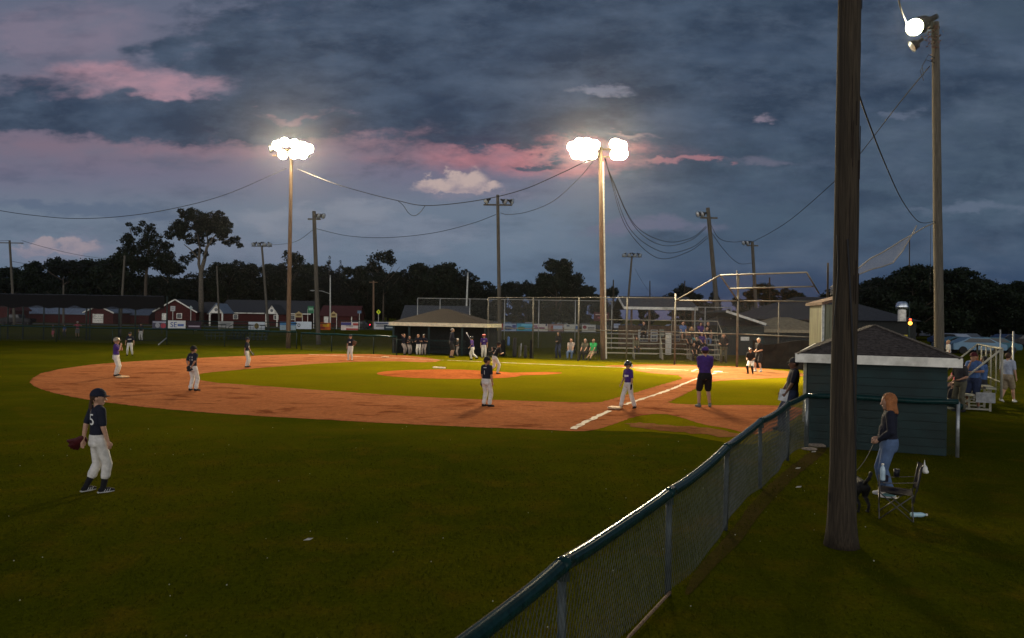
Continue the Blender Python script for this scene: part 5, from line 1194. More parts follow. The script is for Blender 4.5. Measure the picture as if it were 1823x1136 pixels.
    if hair != 'none':
        ho = remesh(bm, vox, 'hair', mat('hair '+hair, HAIR[hair], .5, 0, .5, 30, 1.0, stretch=(3,3,.5)), rt, 1)
        if near:
            for v in ho.data.vertices: v.co += v.normal*.006*math.sin(v.co.x*130+math.sin(v.co.z*22)*2)*math.sin(v.co.y*90+v.co.z*9)
    else: bm.free()
    # shirt
    bm = B(); tors(bm, -.05 if lower != 'none' else -.07, .008)
    if sleeve == 'long': rc(bm, S_(sh+Vector((-.03,-.045,.0))), S_(sh+Vector((.03,-.045,.0))), .034*H, .034*H); rc(bm, S_(hip+Vector((0,.012,.03))), S_(hip+Vector((0,.012,.12))), .085*H*b_**.3, .08*H*b_**.3)
    fr = {'none': 0, 'short': .78, 'long': 1}[sleeve]
    for i in (0, 1):
        a, e, w = armj[i]
        if fr:
            q = a.lerp(e, fr); rc(bm, S_(a), S_(q), .041*H*b_**.5, (.036 if sleeve == 'short' else .039)*H)
        if sleeve == 'long': rc(bm, S_(e), S_(e.lerp(w, .6)), .038*H, .032*H); rc(bm, S_(e.lerp(w, .6)), S_(e.lerp(w, .97)), .032*H, .023*H)
    shirt_o = remesh(bm, vox, 'jacket' if sleeve == 'long' else 'shirt', fab(shirt, CL[shirt]), rt, 2)
    # lower
    bm = B(); loft(bm, [((hip.x)*H,(hip.y)*H,(hip.z+t)*H,(rx*b_+.007)*H,(ry*b_+.007)*H) for t, rx, ry in ((-.06,.082,.064),(-.02,.09,.07),(.02,.09,.068),(.045,.086,.064))])
    for s in (-1, 1): ball(bm, S_(hip+Vector((s*.038,-.022,-.045))), (.052*b_*H, .056*H, .056*H), 2)
    rc(bm, S_(hip+Vector((0,.0,-.02))), S_(hip+Vector((0,0,-.065))), .055*H, .04*H)
    fk = {'pants': (1, .93), 'knickers': (1, .52), 'shorts': (.86, 0)}[lower]
    for i in (0, 1):
        a, k, f, fd = leg[i]
        kk = a.lerp(k, fk[0]); loose = .006 if lower != 'shorts' else .018
        rc(bm, S_(a), S_(kk), (.058+loose*.5)*H*b_**.4, (.040+loose)*H)
        if fk[1]:
            q = k.lerp(f, fk[1]); rc(bm, S_(k), S_(k.lerp(f, .4*fk[1])), .048*H, .047*H); rc(bm, S_(k.lerp(f, .4*fk[1])), S_(q), .047*H, (.034 if lower == 'pants' else .04)*H)
            if near or dist < 30:
                for t in (.80, .9): c = k.lerp(q, t); rc(bm, S_(c+Vector((.004,.004,0))), S_(c+Vector((-.006,.0,.008))), .043*H, .042*H)
    remesh(bm, vox, 'shorts' if lower == 'shorts' else 'trousers', fab(lc, CL[lc]), rt, 2)
    for i in (0, 1):
        a, k, f, fd = leg[i]
        if socks:
            bm = B(); t0 = .3 if lower == 'knickers' else .78 if lower == 'pants' else .7; rc(bm, S_(k.lerp(f, t0)), S_(f), (.036 if t0 < .5 else .027)*H, .026*H); remesh(bm, vox, 'sock', fab(socks, CL[socks]), rt, 1)
        bm = B(); D = Vector((math.sin(rad(fd)), math.cos(rad(fd)), 0)); fz = feet[i][2]; base = Vector((f.x, f.y, fz)); pit = Vector((0,0,-.03 if fz > .02 else 0))
        rc(bm, S_(base-D*.022+Vector((0,0,.026))), S_(base+D*.05+Vector((0,0,.024))+pit*.5), .026*H, .024*H); rc(bm, S_(base+D*.05+Vector((0,0,.022))+pit*.5), S_(base+D*.092+Vector((0,0,.017))+pit), .024*H, .017*H); rc(bm, S_(base+Vector((0,0,.03))), S_(base+Vector((0,0,.055))), .027*H, .026*H)
        s_ = remesh(bm, vox, 'shoe', fab(shoes, CL[shoes]), rt, 1)
        if near:
            bm = B(); prism(bm, [S_(base+D*t+D.cross(Vector((0,0,1)))*q*w_+Vector((0,0,.001))) for t, q, w_ in ((-.05,1,.018),(.05,1,.026),(.1,1,.012),(.1,-1,.012),(.05,-1,.026),(-.05,-1,.018))], (0,0,.010*H)); obj('sole', bm, mat('shoe sole', (.5,.5,.48)), s_)
            bm = B()
            for t in (.0,.022,.044):
                for q in (1,-1): c = base+D*t+D.cross(Vector((0,0,1)))*q*.0265; bar(bm, S_(c+Vector((0,0,.012))), S_(c+D*.014+Vector((0,0,.036))), .008*H, .003*H)
            obj('stripe', bm, mat('shoe stripe', (.6,.6,.6)), s_)
    # hat
    if hat:
        bm = B(); v = bmesh.ops.create_uvsphere(bm, u_segments=28, v_segments=18, radius=1)['verts']
        kill = [q for q in v if (q.co.z < (-.05 if hat == 'cap' else (-.55 if q.co.y < .45 else .12)))]; bmesh.ops.delete(bm, geom=kill, context='VERTS')
        sc = (1.02, 1.10, 1.12) if hat == 'cap' else (1.22, 1.24, 1.2)
        M = Matrix.Translation(S_(hc+hd@Vector((0,-.006,.020))*hs)) @ hd.to_4x4() @ Matrix.Diagonal((hr*sc[0]*H, hr*sc[1]*H, hr*sc[2]*H, 1))
        n = 12; br = []; 
        for k in range(n+1):
            a = rad(-62 + 124*k/n); ca, sa = math.cos(a), math.sin(a); br.append((bm.verts.new((sa*.98, ca*.98, .06 if hat == 'cap' else .16)), bm.verts.new((sa*.86, ca*.98+ .62*max(0, ca-.25)**.5, (.0 if hat == 'cap' else .12)-.06*abs(sa)))))
        for p, q in zip(br, br[1:]): bm.faces.new((p[0], q[0], q[1], p[1]))
        bmesh.ops.transform(bm, matrix=M, verts=bm.verts[:]); bmesh.ops.recalc_face_normals(bm, faces=bm.faces[:])
        bmesh.ops.solidify(bm, geom=bm.faces[:], thickness=-.003)
        obj(hat, bm, (fab if hat == 'cap' else (lambda nme, c: mat('helmet '+nme, c, .25, 0, .05, spec=.6)))(hatc, CL[hatc]), rt, True)
    rt['_h'] = H; info = dict(root=rt, arm=armj, leg=leg, H=H, shirt=shirt_o, hip=hip, sh=sh, hc=hc, rotz=rad(yaw), loc=Vector((x, y, z0)))
    del rt['_h']; return info
def decal(info, me, cz, side, col, name='lettering', cx=0, off=.004):
    """lay flat lettering onto the shirt. side -1 back, 1 front"""
    so = info['shirt']; bv = BVHTree.FromPolygons([v.co.copy() for v in so.data.vertices], [tuple(p.vertices) for p in so.data.polygons]); H = info['H']
    for v in me.vertices:
        u, w = v.co.x, v.co.y; ox = cx*H + (u if side < 0 else -u); o = Vector((ox, side*1.0, cz*H+w)); hit = bv.ray_cast(o, Vector((0,-side,0)))
        v.co = hit[0]+Vector((0, side*off, 0)) if hit[0] else Vector((ox, side*.07*H+info['sh'].y*H, cz*H+w))
    return mobj(name, me, mat('lettering %s' % (col,), col, .7, 0, .05), so)
def bartext(w, h, n=5, seed=0):
    """an unreadable script line: the blocky blobs the letters make at this distance"""
    bm = B(); rnd = random.Random(seed); x = -w/2
    for k in range(n):
        ww = w/n*.8; hh = h*rnd.uniform(.7, 1.0)
        for q in range(2):
            for r in range(2): poly(bm, [(x+q*ww/2,-hh/2+r*hh/2+k*h*.05,0),(x+(q+1)*ww/2,-hh/2+r*hh/2+k*h*.05,0),(x+(q+1)*ww/2,r*hh/2+k*h*.05,0),(x+q*ww/2,r*hh/2+k*h*.05,0)])
        x += w/n
    me = bpy.data.meshes.new('lettering'); bm.to_mesh(me); bm.free(); return me
def wpt(info, p): return info['loc'] + Matrix.Rotation(info['rotz'], 3, 'Z') @ (Vector(p)*info['H'])
def glove(info, i, label, col, size=.13, dirv=None, vox=.012, roll=0):
    a, e, w = info['arm'][i]; d = Vector(dirv).normalized() if dirv else (w-e).normalized(); pos = wpt(info, w + d*.03); R = Matrix.Rotation(info['rotz'], 3, 'Z') @ d.to_track_quat('Z', 'Y').to_matrix() @ Matrix.Rotation(rad(roll), 3, 'Z')
    bm = B(); s = size; ball(bm, (0,.01,.0), (s*.75,s*.28,s*.75), 2); 
    for k, a_ in enumerate((-28,-10,8,26)):
        t = Vector((math.sin(rad(a_)),.25,math.cos(rad(a_)))); rc(bm, t*s*.4, t*s*1.25, s*.22, s*.15)
    rc(bm, (s*.4,.02,0), (s*1.0,.06,s*.75), s*.22, s*.15); rc(bm, (s*.55,.03,s*.6), (s*.8,.05,s*.8), s*.12, s*.12); ball(bm, (s*.55,.035,s*.6), (s*.35,s*.1,s*.4), 2)
    o = remesh(bm, vox, 'baseball_glove', mat('leather '+col, CL[col] if col in CL else (.09,.035,.015), .6, 0, .2, 15), None, 2); o.matrix_world = Matrix.Translation(pos) @ R.to_4x4(); return tag(o, label, 'glove', 'baseball gloves')
def bat(p0, p1, label, col=(.35,.35,.37)):
    p0 = Vector(p0); p1 = Vector(p1); L = (p1-p0).length; bm = B(); lathe(bm, [(.001,0),(.024,.0),(.024,.015),(.012,.03),(.012,L*.35),(.03,L*.7),(.032,L*.97),(.02,L),(.001,L)], 12); o = obj('baseball_bat', bm, mat('bat metal', col, .3, .7), None, True)
    o.location = p0; o.rotation_euler = (p1-p0).to_track_quat('Z', 'Y').to_euler(); return tag(o, label, 'bat')
def at(px, py): g = G(px, py); return g.x, g.y

pl = 'players on the field'; sp_ = 'spectators'
# girl in the left outfield
x, y = at(173, 876)
p = person('child in navy jersey numbered 5, cap and black socks, standing in the left foreground', x, y, -44, 1.46, 1.08, pelvis=(0,0,.53), chest=(0,-.01), twist=4, feet=((.06,.035,0,0),(-.055,-.085,.012,-15)), knees=((0,1,0),(-.1,1,0)),
           hands=((.13,.055,.475),(-.10,-.115,.47)), elbows=((.3,-1,0),(-.5,-1,0)), head=(-34,-2), shirt='navy', lower='knickers', socks='black', hat='cap', hatc='navy', hair='brown', hairlen='tail', group=pl, bulk=1.02)
decal(p, textmesh('5', .23), .715, -1, (.7,.7,.66), cx=.03); decal(p, textmesh('A', .06), .80, -1, (.6,.6,.6))
glove(p, 1, 'dark red glove hanging behind the child with number 5', 'maroon', .125, (-.35,-.55,-.75), roll=50)
# runner on second
x, y = at(206, 671)
p = person('runner in purple jersey and cream helmet standing on second base with hands at face', x, y, -78, 1.5, 1.08, chest=(0,.0), feet=((.06,0,0,5),(-.06,.02,0,-5)), hands=((.04,.115,.80),(-.04,.115,.80)), elbows=((.5,.3,-1),(-.5,.3,-1)), head=(0,-5), shirt='purple', lower='pants', socks='black', hat='helmet', hatc='khaki', hair='blond', group=pl, bulk=1.05, z0=.03)
# far left fielder
x, y = at(231, 633)
p = person('small fielder in navy facing the camera beyond second base', x, y, 195, 1.36, 1.1, feet=((.10,0,0,15),(-.10,0,0,-15)), hands=((.17,.04,.5),(-.17,.04,.5)), elbows=((1,-.6,0),(-1,-.6,0)), shirt='navy', socks='black', hat='cap', hatc='navy', group=pl)
decal(p, bartext(.2, .06, 5, 1), .70, 1, (.6,.6,.58))
# shortstop
x, y = at(343, 696)
p = person('fielder in navy with hands clasped behind the back on the left infield clay', x, y, -25, 1.48, 1.06, chest=(.0,.0), feet=((.07,.02,0,35),(-.07,-.01,0,-5)), hands=((.055,-.085,.55),(-.03,-.09,.54)), elbows=((1,-.5,0),(-1,-.5,0)), head=(-10,0), skin='tan', shirt='navy', lower='pants', hat='cap', hatc='black', group=pl, bulk=1.0)
decal(p, textmesh('11', .2), .72, -1, (.6,.6,.58)); glove(p, 1, 'black glove on the hip of the fielder with hands behind the back', 'black', .11, (.4,-.3,-.8))
# second baseman
x, y = at(439, 654)
p = person('fielder in navy in profile looking right with lowered glove, behind second base', x, y, -85, 1.42, 1.06, chest=(0,.01), feet=((.04,-.015,0,0),(-.05,.03,0,0)), hands=((.13,-.05,.48),(-.10,.12,.48)), elbows=((.6,-1,0),(-.5,-1,0)), skin='tan', shirt='navy', hat='cap', hatc='navy', group=pl, bulk=.98)
decal(p, bartext(.12, .07, 3, 2), .70, 1, (.6,.6,.58)); glove(p, 1, 'dark glove of the fielder looking right behind second base', 'black', .13)
# far base fielder
x, y = at(624, 641)
p = person('fielder in navy facing the camera with raised arm and brown glove, near the far base', x, y, 165, 1.45, 1.06, feet=((.075,.02,0,15),(-.06,-.01,0,-15)), hands=((.13,.08,.46),(-.19,.09,.60)), elbows=((.6,-.8,0),(-.7,-.8,0)), head=(15,0), shirt='navy', shoes='white', hat='cap', hatc='navy', group=pl, bulk=1.0)
decal(p, bartext(.12, .09, 2, 3), .71, 1, (.6,.6,.58)); glove(p, 1, 'big brown glove held by the fielder near the far base', 'leather brown', .15, (-.1,.2,1))
# near infielder
x, y = at(865, 724)
p = person('fielder in navy and black cap standing on the near clay, seen from behind', x, y, -38, 1.43, 1.08, chest=(0,.012), feet=((.065,.03,0,50),(-.06,.0,0,15)), hands=((.145,.02,.47),(-.13,.035,.45)), elbows=((.5,-1,0),(-.5,-1,0)), head=(-30,-4), skin='tan', shirt='navy', socks='black', lower='pants', hat='cap', hatc='black', group=pl, bulk=1.04)
decal(p, textmesh('1', .17), .69, -1, (.55,.55,.53)); decal(p, bartext(.12, .03, 4, 4), .79, -1, (.5,.5,.5)); glove(p, 1, 'black glove at the hip of the fielder on the near clay', 'black', .11)
# pitcher
x, y = at(880, 668)
p = person('pitcher in black following through on the mound, bent forward', x, y, -70, 1.5, 1.05, pelvis=(0,0,.50), chest=(.0,.13), feet=((.05,.08,0,0),(-.07,-.16,.05,0)), hands=((.07,.22,.62),(-.1,-.02,.66)), elbows=((.6,0,-1),(-.6,-1,0)), head=(25,-14), skin='tan', shirt='black', socks='black', hat='cap', hatc='black', group=pl, z0=.05)
decal(p, bartext(.05, .22, 1, 5), .70, -1, (.6,.6,.58)); glove(p, 1, 'dark glove trailing behind the pitcher', 'black', .12, (.1,-1,-.2))
# runner at the near base
x, y = at(1118, 727)
p = person('runner in purple jersey with black helmet stepping off the near base', x, y, 118, 1.36, 1.1, pelvis=(0,0,.52), chest=(.01,.0), feet=((.05,.15,0,15),(-.07,-.13,0,-25)), knees=((.05,1,0),(-.1,1,0)), hands=((.13,.09,.52),(-.15,.03,.45)), elbows=((.5,-1,0),(-.6,-.8,0)), head=(25,-12), skin='tan', shirt='purple', socks='black', hat='helmet', hatc='black', group=pl, bulk=1.08)
decal(p, bartext(.19, .07, 5, 6), .69, 1, (.75,.75,.72)); bm = B(); h_ = p['hc']; ball(bm, Vector((-.062,.0,-.01))*0 + (h_+Matrix.Rotation(rad(32),3,'Z')@Vector((-.090,-.005,-.012)))*p['H'], (.014,.05,.06), 2, Matrix.Rotation(rad(32),3,'Z')); obj('ear_flap', bm, mat('white rubber', (.8,.8,.8)), p['root'], True)
a, e, w = p['arm'][1]; bm = B(); d_ = (w-e).normalized(); rc(bm, (w-d_*.01)*p['H'], (w+d_*.05)*p['H'], .022*p['H'], .024*p['H']); rc(bm, (w+d_*.05)*p['H'], (w+d_*.09)*p['H'], .024*p['H'], .014*p['H']); remesh(bm, .01, 'batting_glove', fab('black', CL['black']), p['root'], 1)
# coach
x, y = at(1254, 725)
p = person('coach in purple shirt and cap with black shorts, seen from behind', x, y, 4, 1.82, .95, chest=(0,.0), feet=((.09,0,0,18),(-.09,0,0,-18)), hands=((.03,.115,.70),(-.02,.12,.69)), elbows=((.35,-.5,-1),(-.35,-.5,-1)), head=(-8,0), shirt='purple', sleeve='short', lower='shorts', lc='black', shoes='grey', hat='cap', hatc='purple', group='coaches', bulk=1.12)
# catcher and umpire
x, y = at(1336, 666)
p = person('catcher in black gear with white trousers half crouching at home plate', x, y, 150, 1.42, 1.08, pelvis=(0,-.06,.44), chest=(0,.10), feet=((.08,0,0,15),(-.08,0,0,-15)), hands=((.10,.12,.50),(-.10,.12,.50)), elbows=((.3,-.7,-.7),(-.3,-.7,-.7)), shirt='black', socks='black', lower='knickers', hat='helmet', hatc='black', group=pl)
for i in (0, 1):
    a, k, f, fd = p['leg'][i]; bm = B(); rc(bm, (k+Vector((0,.03,.01)))*p['H'], (k.lerp(f,.9)+Vector((0,.02,0)))*p['H'], .045*p['H'], .03*p['H']); remesh(bm, .016, 'shin_guard', fab('black', CL['black']), p['root'], 1)
x, y = at(1351, 662)
person('man in black shirt, black shorts and white socks standing behind the catcher', x, y, 120, 1.75, .97, feet=((.08,.05,0,15),(-.08,0,0,-15)), hands=((.05,.12,.60),(-.05,.12,.60)), elbows=((.3,-.7,-.7),(-.3,-.7,-.7)), head=(10,-12), shirt='black', lower='shorts', lc='black', socks='white', shoes='white', hair='grey', group='coaches')
# leaning man
p = person('man in dark shirt holding a white paper, leaning against the side of the near dugout', 6.62, 18.3, 82, 1.78, .96, pelvis=(0,-.02,.51), chest=(0,-.03), feet=((.06,.10,0,10),(-.06,.06,0,-10)), hands=((.12,.10,.47),(-.12,.11,.45)), elbows=((.4,-1,0),(-.4,-1,0)), head=(0,0), skin='dark', shirt='navy', lower='pants', lc='dkblue', hat='cap', hatc='charcoal', hair='dark', group='coaches', bulk=1.15)
o_ = wpt(p, p['arm'][1][2]+Vector((0,.03,-.03))); bm = B(); box(bm, (0,0,0), (.02,.2,.27)); o = obj('white_clipboard', bm, mat('white paper', (.7,.72,.75)), None, loc=o_); o.rotation_euler = (.2, .1, rad(75)); tag(o, 'white clipboard in the hand of the man leaning at the near dugout', 'clipboard')
# woman with dog
x, y = at(1581, 884)
p = person('woman with long ginger hair, dark blue hoodie and jeans holding a dog leash', x, y, 68, 1.54, 1.03, chest=(0,.0), feet=((.05,.03,0,5),(-.05,-.02,0,-5)), hands=((.09,.085,.565),(-.09,.09,.56)), elbows=((.7,-1,0),(-.7,-1,0)), head=(8,-3), shirt='navy', sleeve='long', lower='pants', lc='denim', shoes='white', hair='ginger', hairlen='long', group=sp_, bulk=1.15)
bm = B(); a, e, w = p['arm'][0]
for (c, r) in ((e+Vector((.034,-.0,.03)), (.004,.028,.045)),):
    ball(bm, c*p['H'], tuple(q*p['H'] for q in r), 2)
obj('sleeve_patch', bm, mat('orange patch', (.5,.06,.02)), p['shirt'])
bm = B(); box(bm, (a.lerp(e,.35)+Vector((.045,-.0,0)))*p['H'], (.006,.07,.04)); obj('sleeve_badge', bm, mat('white badge', (.7,.7,.7)), p['shirt'])
LE = wpt(p, p['arm'][0][2]+Vector((0,.02,0)))
def dog():
    c = G(1521, 905); rt = empty('dog', (c.x, c.y, 0), rad(2), 'black dog with curled tail half hidden behind the near dark pole', 'dog'); rt.scale = (.84,.84,.84); bm = B(); Vv = Vector
    rc(bm, (0,-.25,.42), (0,.22,.43), .105, .13); rc(bm, (0,.22,.43), (0,.40,.58), .10, .075); ball(bm, (0,.45,.64), (.07,.09,.07)); rc(bm, (0,.5,.62), (0,.60,.60), .045, .03)
    for s in (-1, 1):
        rc(bm, (s*.045,.42,.69), (s*.075,.40,.62), .022, .02)
        rc(bm, (s*.07,.22,.38), (s*.075,.2,.2), .05, .028); rc(bm, (s*.075,.2,.2), (s*.075,.22,.03), .028, .022); rc(bm, (s*.075,.22,.025), (s*.075,.27,.022), .026, .02)
        rc(bm, (s*.07,-.24,.38), (s*.08,-.19,.25), .075, .045); rc(bm, (s*.08,-.19,.25), (s*.08,-.33,.14), .04, .025); rc(bm, (s*.08,-.33,.14), (s*.08,-.30,.03), .024, .022); rc(bm, (s*.08,-.30,.025), (s*.08,-.25,.022), .026, .02)
    t = [Vv((0,-.33,.48)), Vv((0,-.40,.54)), Vv((.03,-.43,.60)), Vv((.06,-.41,.66)), Vv((.08,-.36,.66)), Vv((.08,-.34,.61))]
    for a, b in zip(t, t[1:]): rc(bm, a, b, .028, .03)
    remesh(bm, .012, 'body', mat('black fur', (.006,.006,.006), .7, 0, .3, 60, .6), rt, 1)
    bm = B(); 
    lathe(bm, [(.105,-.02),(.11,-.02),(.11,.02),(.105,.02)], 20, Matrix.Translation((0,.31,.51)) @ Matrix.Rotation(rad(-50), 4, 'X')); obj('collar', bm, mat('collar', (.1,.12,.15)), rt)
    return rt.location + Matrix.Rotation(rad(2), 3, 'Z') @ Vector((0,.12,.45))
DC = dog(); bm = B(); tube(bm, [LE+(DC-LE)*t/10-Vector((0,0,.10*4*(t/10)*(1-t/10))) for t in range(11)], .005, 5); tag(obj('dog_leash', bm, mat('leash', (.14,.12,.09))), 'thin leash running from the woman to the black dog', 'leash')

# camp chair
def camp_chair():
    c = G(1594, 920); rt = empty('camp_chair', (c.x, c.y, 0), rad(66), 'dark folding camp chair with crossed legs facing left beside the near dark pole', 'chair'); W = .27; D = .24; m = mat('chair frame', (.09,.085,.08), .4, .6); fb = mat('chair fabric', (.022,.020,.032), .8, 0, .2, 10)
    rt.scale = (.84,.84,.84)
    legs = [((-W,D,.0),(W,D,.40)), ((W,D,0),(-W,D,.40)), ((-W,-D,0),(W,-D,.40)), ((W,-D,0),(-W,-D,.40)), ((-W,D,0),(-W,-D,.42)), ((-W,-D,0),(-W,D,.42)), ((W,D,0),(W,-D,.42)), ((W,-D,0),(W,D,.42)),
            ((-W,-D,.3),(-W,-D-.09,.86)), ((W,-D,.3),(W,-D-.09,.86)), ((-W,D,.3),(-W,D,.6)), ((W,D,.3),(W,D,.6))]
    for a, b in legs:
        bm = B(); tube(bm, [a, b], .009, 8); obj('leg' if a[2] == 0 else 'frame_tube', bm, m, rt, True)
    def cloth(name, f, nu=10, nv=10):
        bm = B(); g = [[bm.verts.new(f(i/nu, j/nv)) for j in range(nv+1)] for i in range(nu+1)]
        for i in range(nu):
            for j in range(nv): bm.faces.new((g[i][j], g[i+1][j], g[i+1][j+1], g[i][j+1]))
        bmesh.ops.solidify(bm, geom=bm.faces[:], thickness=.006); obj(name, bm, fb, rt, True)
    cloth('seat', lambda u, v: Vector((-W+2*W*u, -D+2*D*v, .41-.07*math.sin(math.pi*u)*math.sin(math.pi*v)+.02*v)))
    cloth('backrest', lambda u, v: Vector((-W+2*W*u, -D-.02-.075*v-.05*math.sin(math.pi*u), .45+.42*v)))
    for s in (-1, 1): cloth('armrest', lambda u, v: Vector((s*W-.035+.07*u, -D-.03+(2*D+.05)*v, .60+.02*math.cos(v*3)-.015*math.sin(math.pi*v))))
    bm = B(); lathe(bm, [(.04,.0),(.042,.1),(.04,.1),(.038,0),(.001,0)], 14, Matrix.Translation((W,.14,.5))); obj('cup_holder', bm, fb, rt)
    lw = lambda p: rt.location + Matrix.Rotation(rad(66), 3, 'Z') @ (Vector(p)*.84)
    def bottle(loc, lab, tilt=(0,0,0), col=(.45,.6,.7)):
        bm = B(); lathe(bm, [(.001,0),(.032,0),(.034,.02),(.031,.08),(.034,.13),(.026,.17),(.013,.19),(.013,.205),(.001,.205)], 16); o = obj('water_bottle', bm, mat('clear bottle %.1f' % col[0], col, .1, 0, .1, spec=.9), None, True, loc); o.rotation_euler = tilt
        bm = B(); lathe(bm, [(.001,.202),(.016,.202),(.016,.222),(.001,.222)], 12); obj('cap', bm, M_whitetrim, o); tag(o, lab, 'bottle', 'water bottles by the camp chair')
    bottle(lw((-W+.02,.2,.61)), 'clear water bottle standing in the far armrest of the camp chair'); 
    g = G(1622, 921); bottle(Vector((g.x, g.y, .034)), 'pale blue bottle lying in the grass under the camp chair', (0, rad(90), .05), (.4,.62,.7))
    bm = B(); ball(bm, (0,0,0), (.04,.035,.055), 3); ball(bm, (.015,0,-.035), (.042,.04,.03)); rc(bm, (0,0,.03), (0,0,.12), .014, .005); o = remesh(bm, .008, 'white_plastic_bag', mat('white plastic', (.65,.65,.6), .4), None, 1, lw((.0,-D-.16,.8))); tag(o, 'small white bag hanging over the back of the camp chair', 'bag')
    bm = B(); ball(bm, (0,0,0), (.10,.05,.025)); ball(bm, (.05,.01,.02), (.05,.04,.02)); o = remesh(bm, .008, 'teal_cloth', fab('teal', CL['teal']), None, 1, lw((.1,.1,.32))); tag(o, 'teal cloth bundle tucked under the seat of the camp chair', 'cloth')
    bm = B(); lathe(bm, [(.001,0),(.035,0),(.04,.1),(.038,.1),(.001,.09)], 14); o = obj('dark_mug', bm, mat('dark mug', (.02,.02,.025), .4), None, True, lw((W,-.02,.6))); tag(o, 'dark mug standing on the near armrest of the camp chair', 'mug')
camp_chair()
for (px, py, s, lab) in [(1455,795,.13,'pale flat stone at the foot of the fence corner, larger one'), (1442,801,.1,'pale flat stone at the fence corner, smaller one')]:
    g = G(px, py); bm = B(); ball(bm, (0,0,0), (s*1.5,s,s*.35), 3)
    for v in bm.verts: v.co *= 1+.12*math.sin(v.co.x*40+v.co.y*31)
    tag(obj('stone', bm, mat('stone', (.25,.2,.15), .9, 0, .3, 14, .5), None, True, (g.x, g.y, s*.2)), lab, 'stone', 'stones at the fence corner')
for (px, py, lab) in [(548,967,'scrap of white paper in the near outfield grass'), (1420,838,'white scrap by the fence foot, middle one'), (1448,808,'white scrap nearest the pale stones'), (1421,872,'white scrap by the fence foot, nearest the camera')]:
    g = G(px, py); bm = B(); poly(bm, [(-.05,-.02,0),(.03,-.03,.01),(.06,.02,.02),(-.01,.03,.015)]); bmesh.ops.solidify(bm, geom=bm.faces[:], thickness=.004); tag(obj('paper_scrap', bm, mat('litter white', (.6,.6,.58)), None, False, (g.x, g.y, .035)), lab, 'litter', 'paper scraps in the grass')

# far dugout people
gd = 'team at the far dugout'
def dp(*a, **k): k.setdefault('group', gd); return person(*a, **k)
x, y = at(803, 637); dp('man in dark jacket and shorts standing in front of the far dugout', x, y, -75, 1.88, .95, chest=(0,.03), feet=((.05,.02,0,0),(-.05,-.02,0,0)), hands=((.1,.16,.60),(-.1,.16,.60)), shirt='navy', sleeve='long', lower='shorts', lc='charcoal', hair='grey', head=(0,-8))
x, y = at(815, 634.5); dp('child in white cap and dark shirt facing the man in the dark jacket', x, y, 100, 1.15, 1.12, shirt='charcoal', lower='pants', lc='stripe', hat='cap', hatc='white', hands=((.12,.1,.6),(-.12,.1,.6)))
x, y = at(841, 641); p = dp('batter in purple jersey striding left with a bat on the shoulder', x, y, 70, 1.45, 1.06, pelvis=(0,0,.50), chest=(0,.04), feet=((.05,.06,0,0),(-.05,-.24,.06,0)), knees=((0,1,0),(0,1,-.3)), hands=((.12,.2,.50),(-.05,.0,.72)), elbows=((.5,0,-1),(-1,-.2,-.5)), shirt='purple', hat='helmet', hatc='black')
hpos = wpt(p, p['arm'][1][2]); bat(hpos, hpos+Vector((-.38,.1,.6)), 'grey bat held up by the striding batter')
x, y = at(861, 638); p = dp('player in purple jersey and red helmet by the far dugout post', x, y, -170, 1.5, 1.06, feet=((.06,0,0,10),(-.06,.03,0,-10)), shirt='purple', hat='helmet', hatc='red'); decal(p, bartext(.12,.06,3,9), .72, 1, (.6,.6,.6))
x, y = at(853, 631); dp('man in dark blue shirt standing inside the right end of the far dugout', x, y, 170, 1.75, .97, shirt='purple', lower='pants', lc='grey', hair='grey', hands=((.05,.12,.62),(-.05,.12,.62)), elbows=((.3,-.7,-.7),(-.3,-.7,-.7)))
for (px, py, yw, lab, sh_, hd_) in [(719,631.5,-130,'player with a hand on the head at the left end of the far dugout','navy',0),(729,631.5,-150,'smaller player second from the left in the far dugout','charcoal',0),(745,632.5,175,'player with pale face leaning on the far dugout rail','navy',0),(755,632.5,165,'player with dark helmet leaning on the far dugout rail','navy',1)]:
    x, y = at(px, py); dp(lab, x, y, yw, 1.42 if px != 729 else 1.28, 1.08, pelvis=(0,-.03,.5), chest=(.02,.05), feet=((.06,.08,0,10),(-.06,.0,0,-10)), hands=((.1,.1,.85) if px == 719 else (.1,.15,.66),(-.1,.15,.66)), shirt=sh_, lc='stripe' if px != 745 else 'white', socks='black', hat='helmet' if hd_ else None, hatc='black')
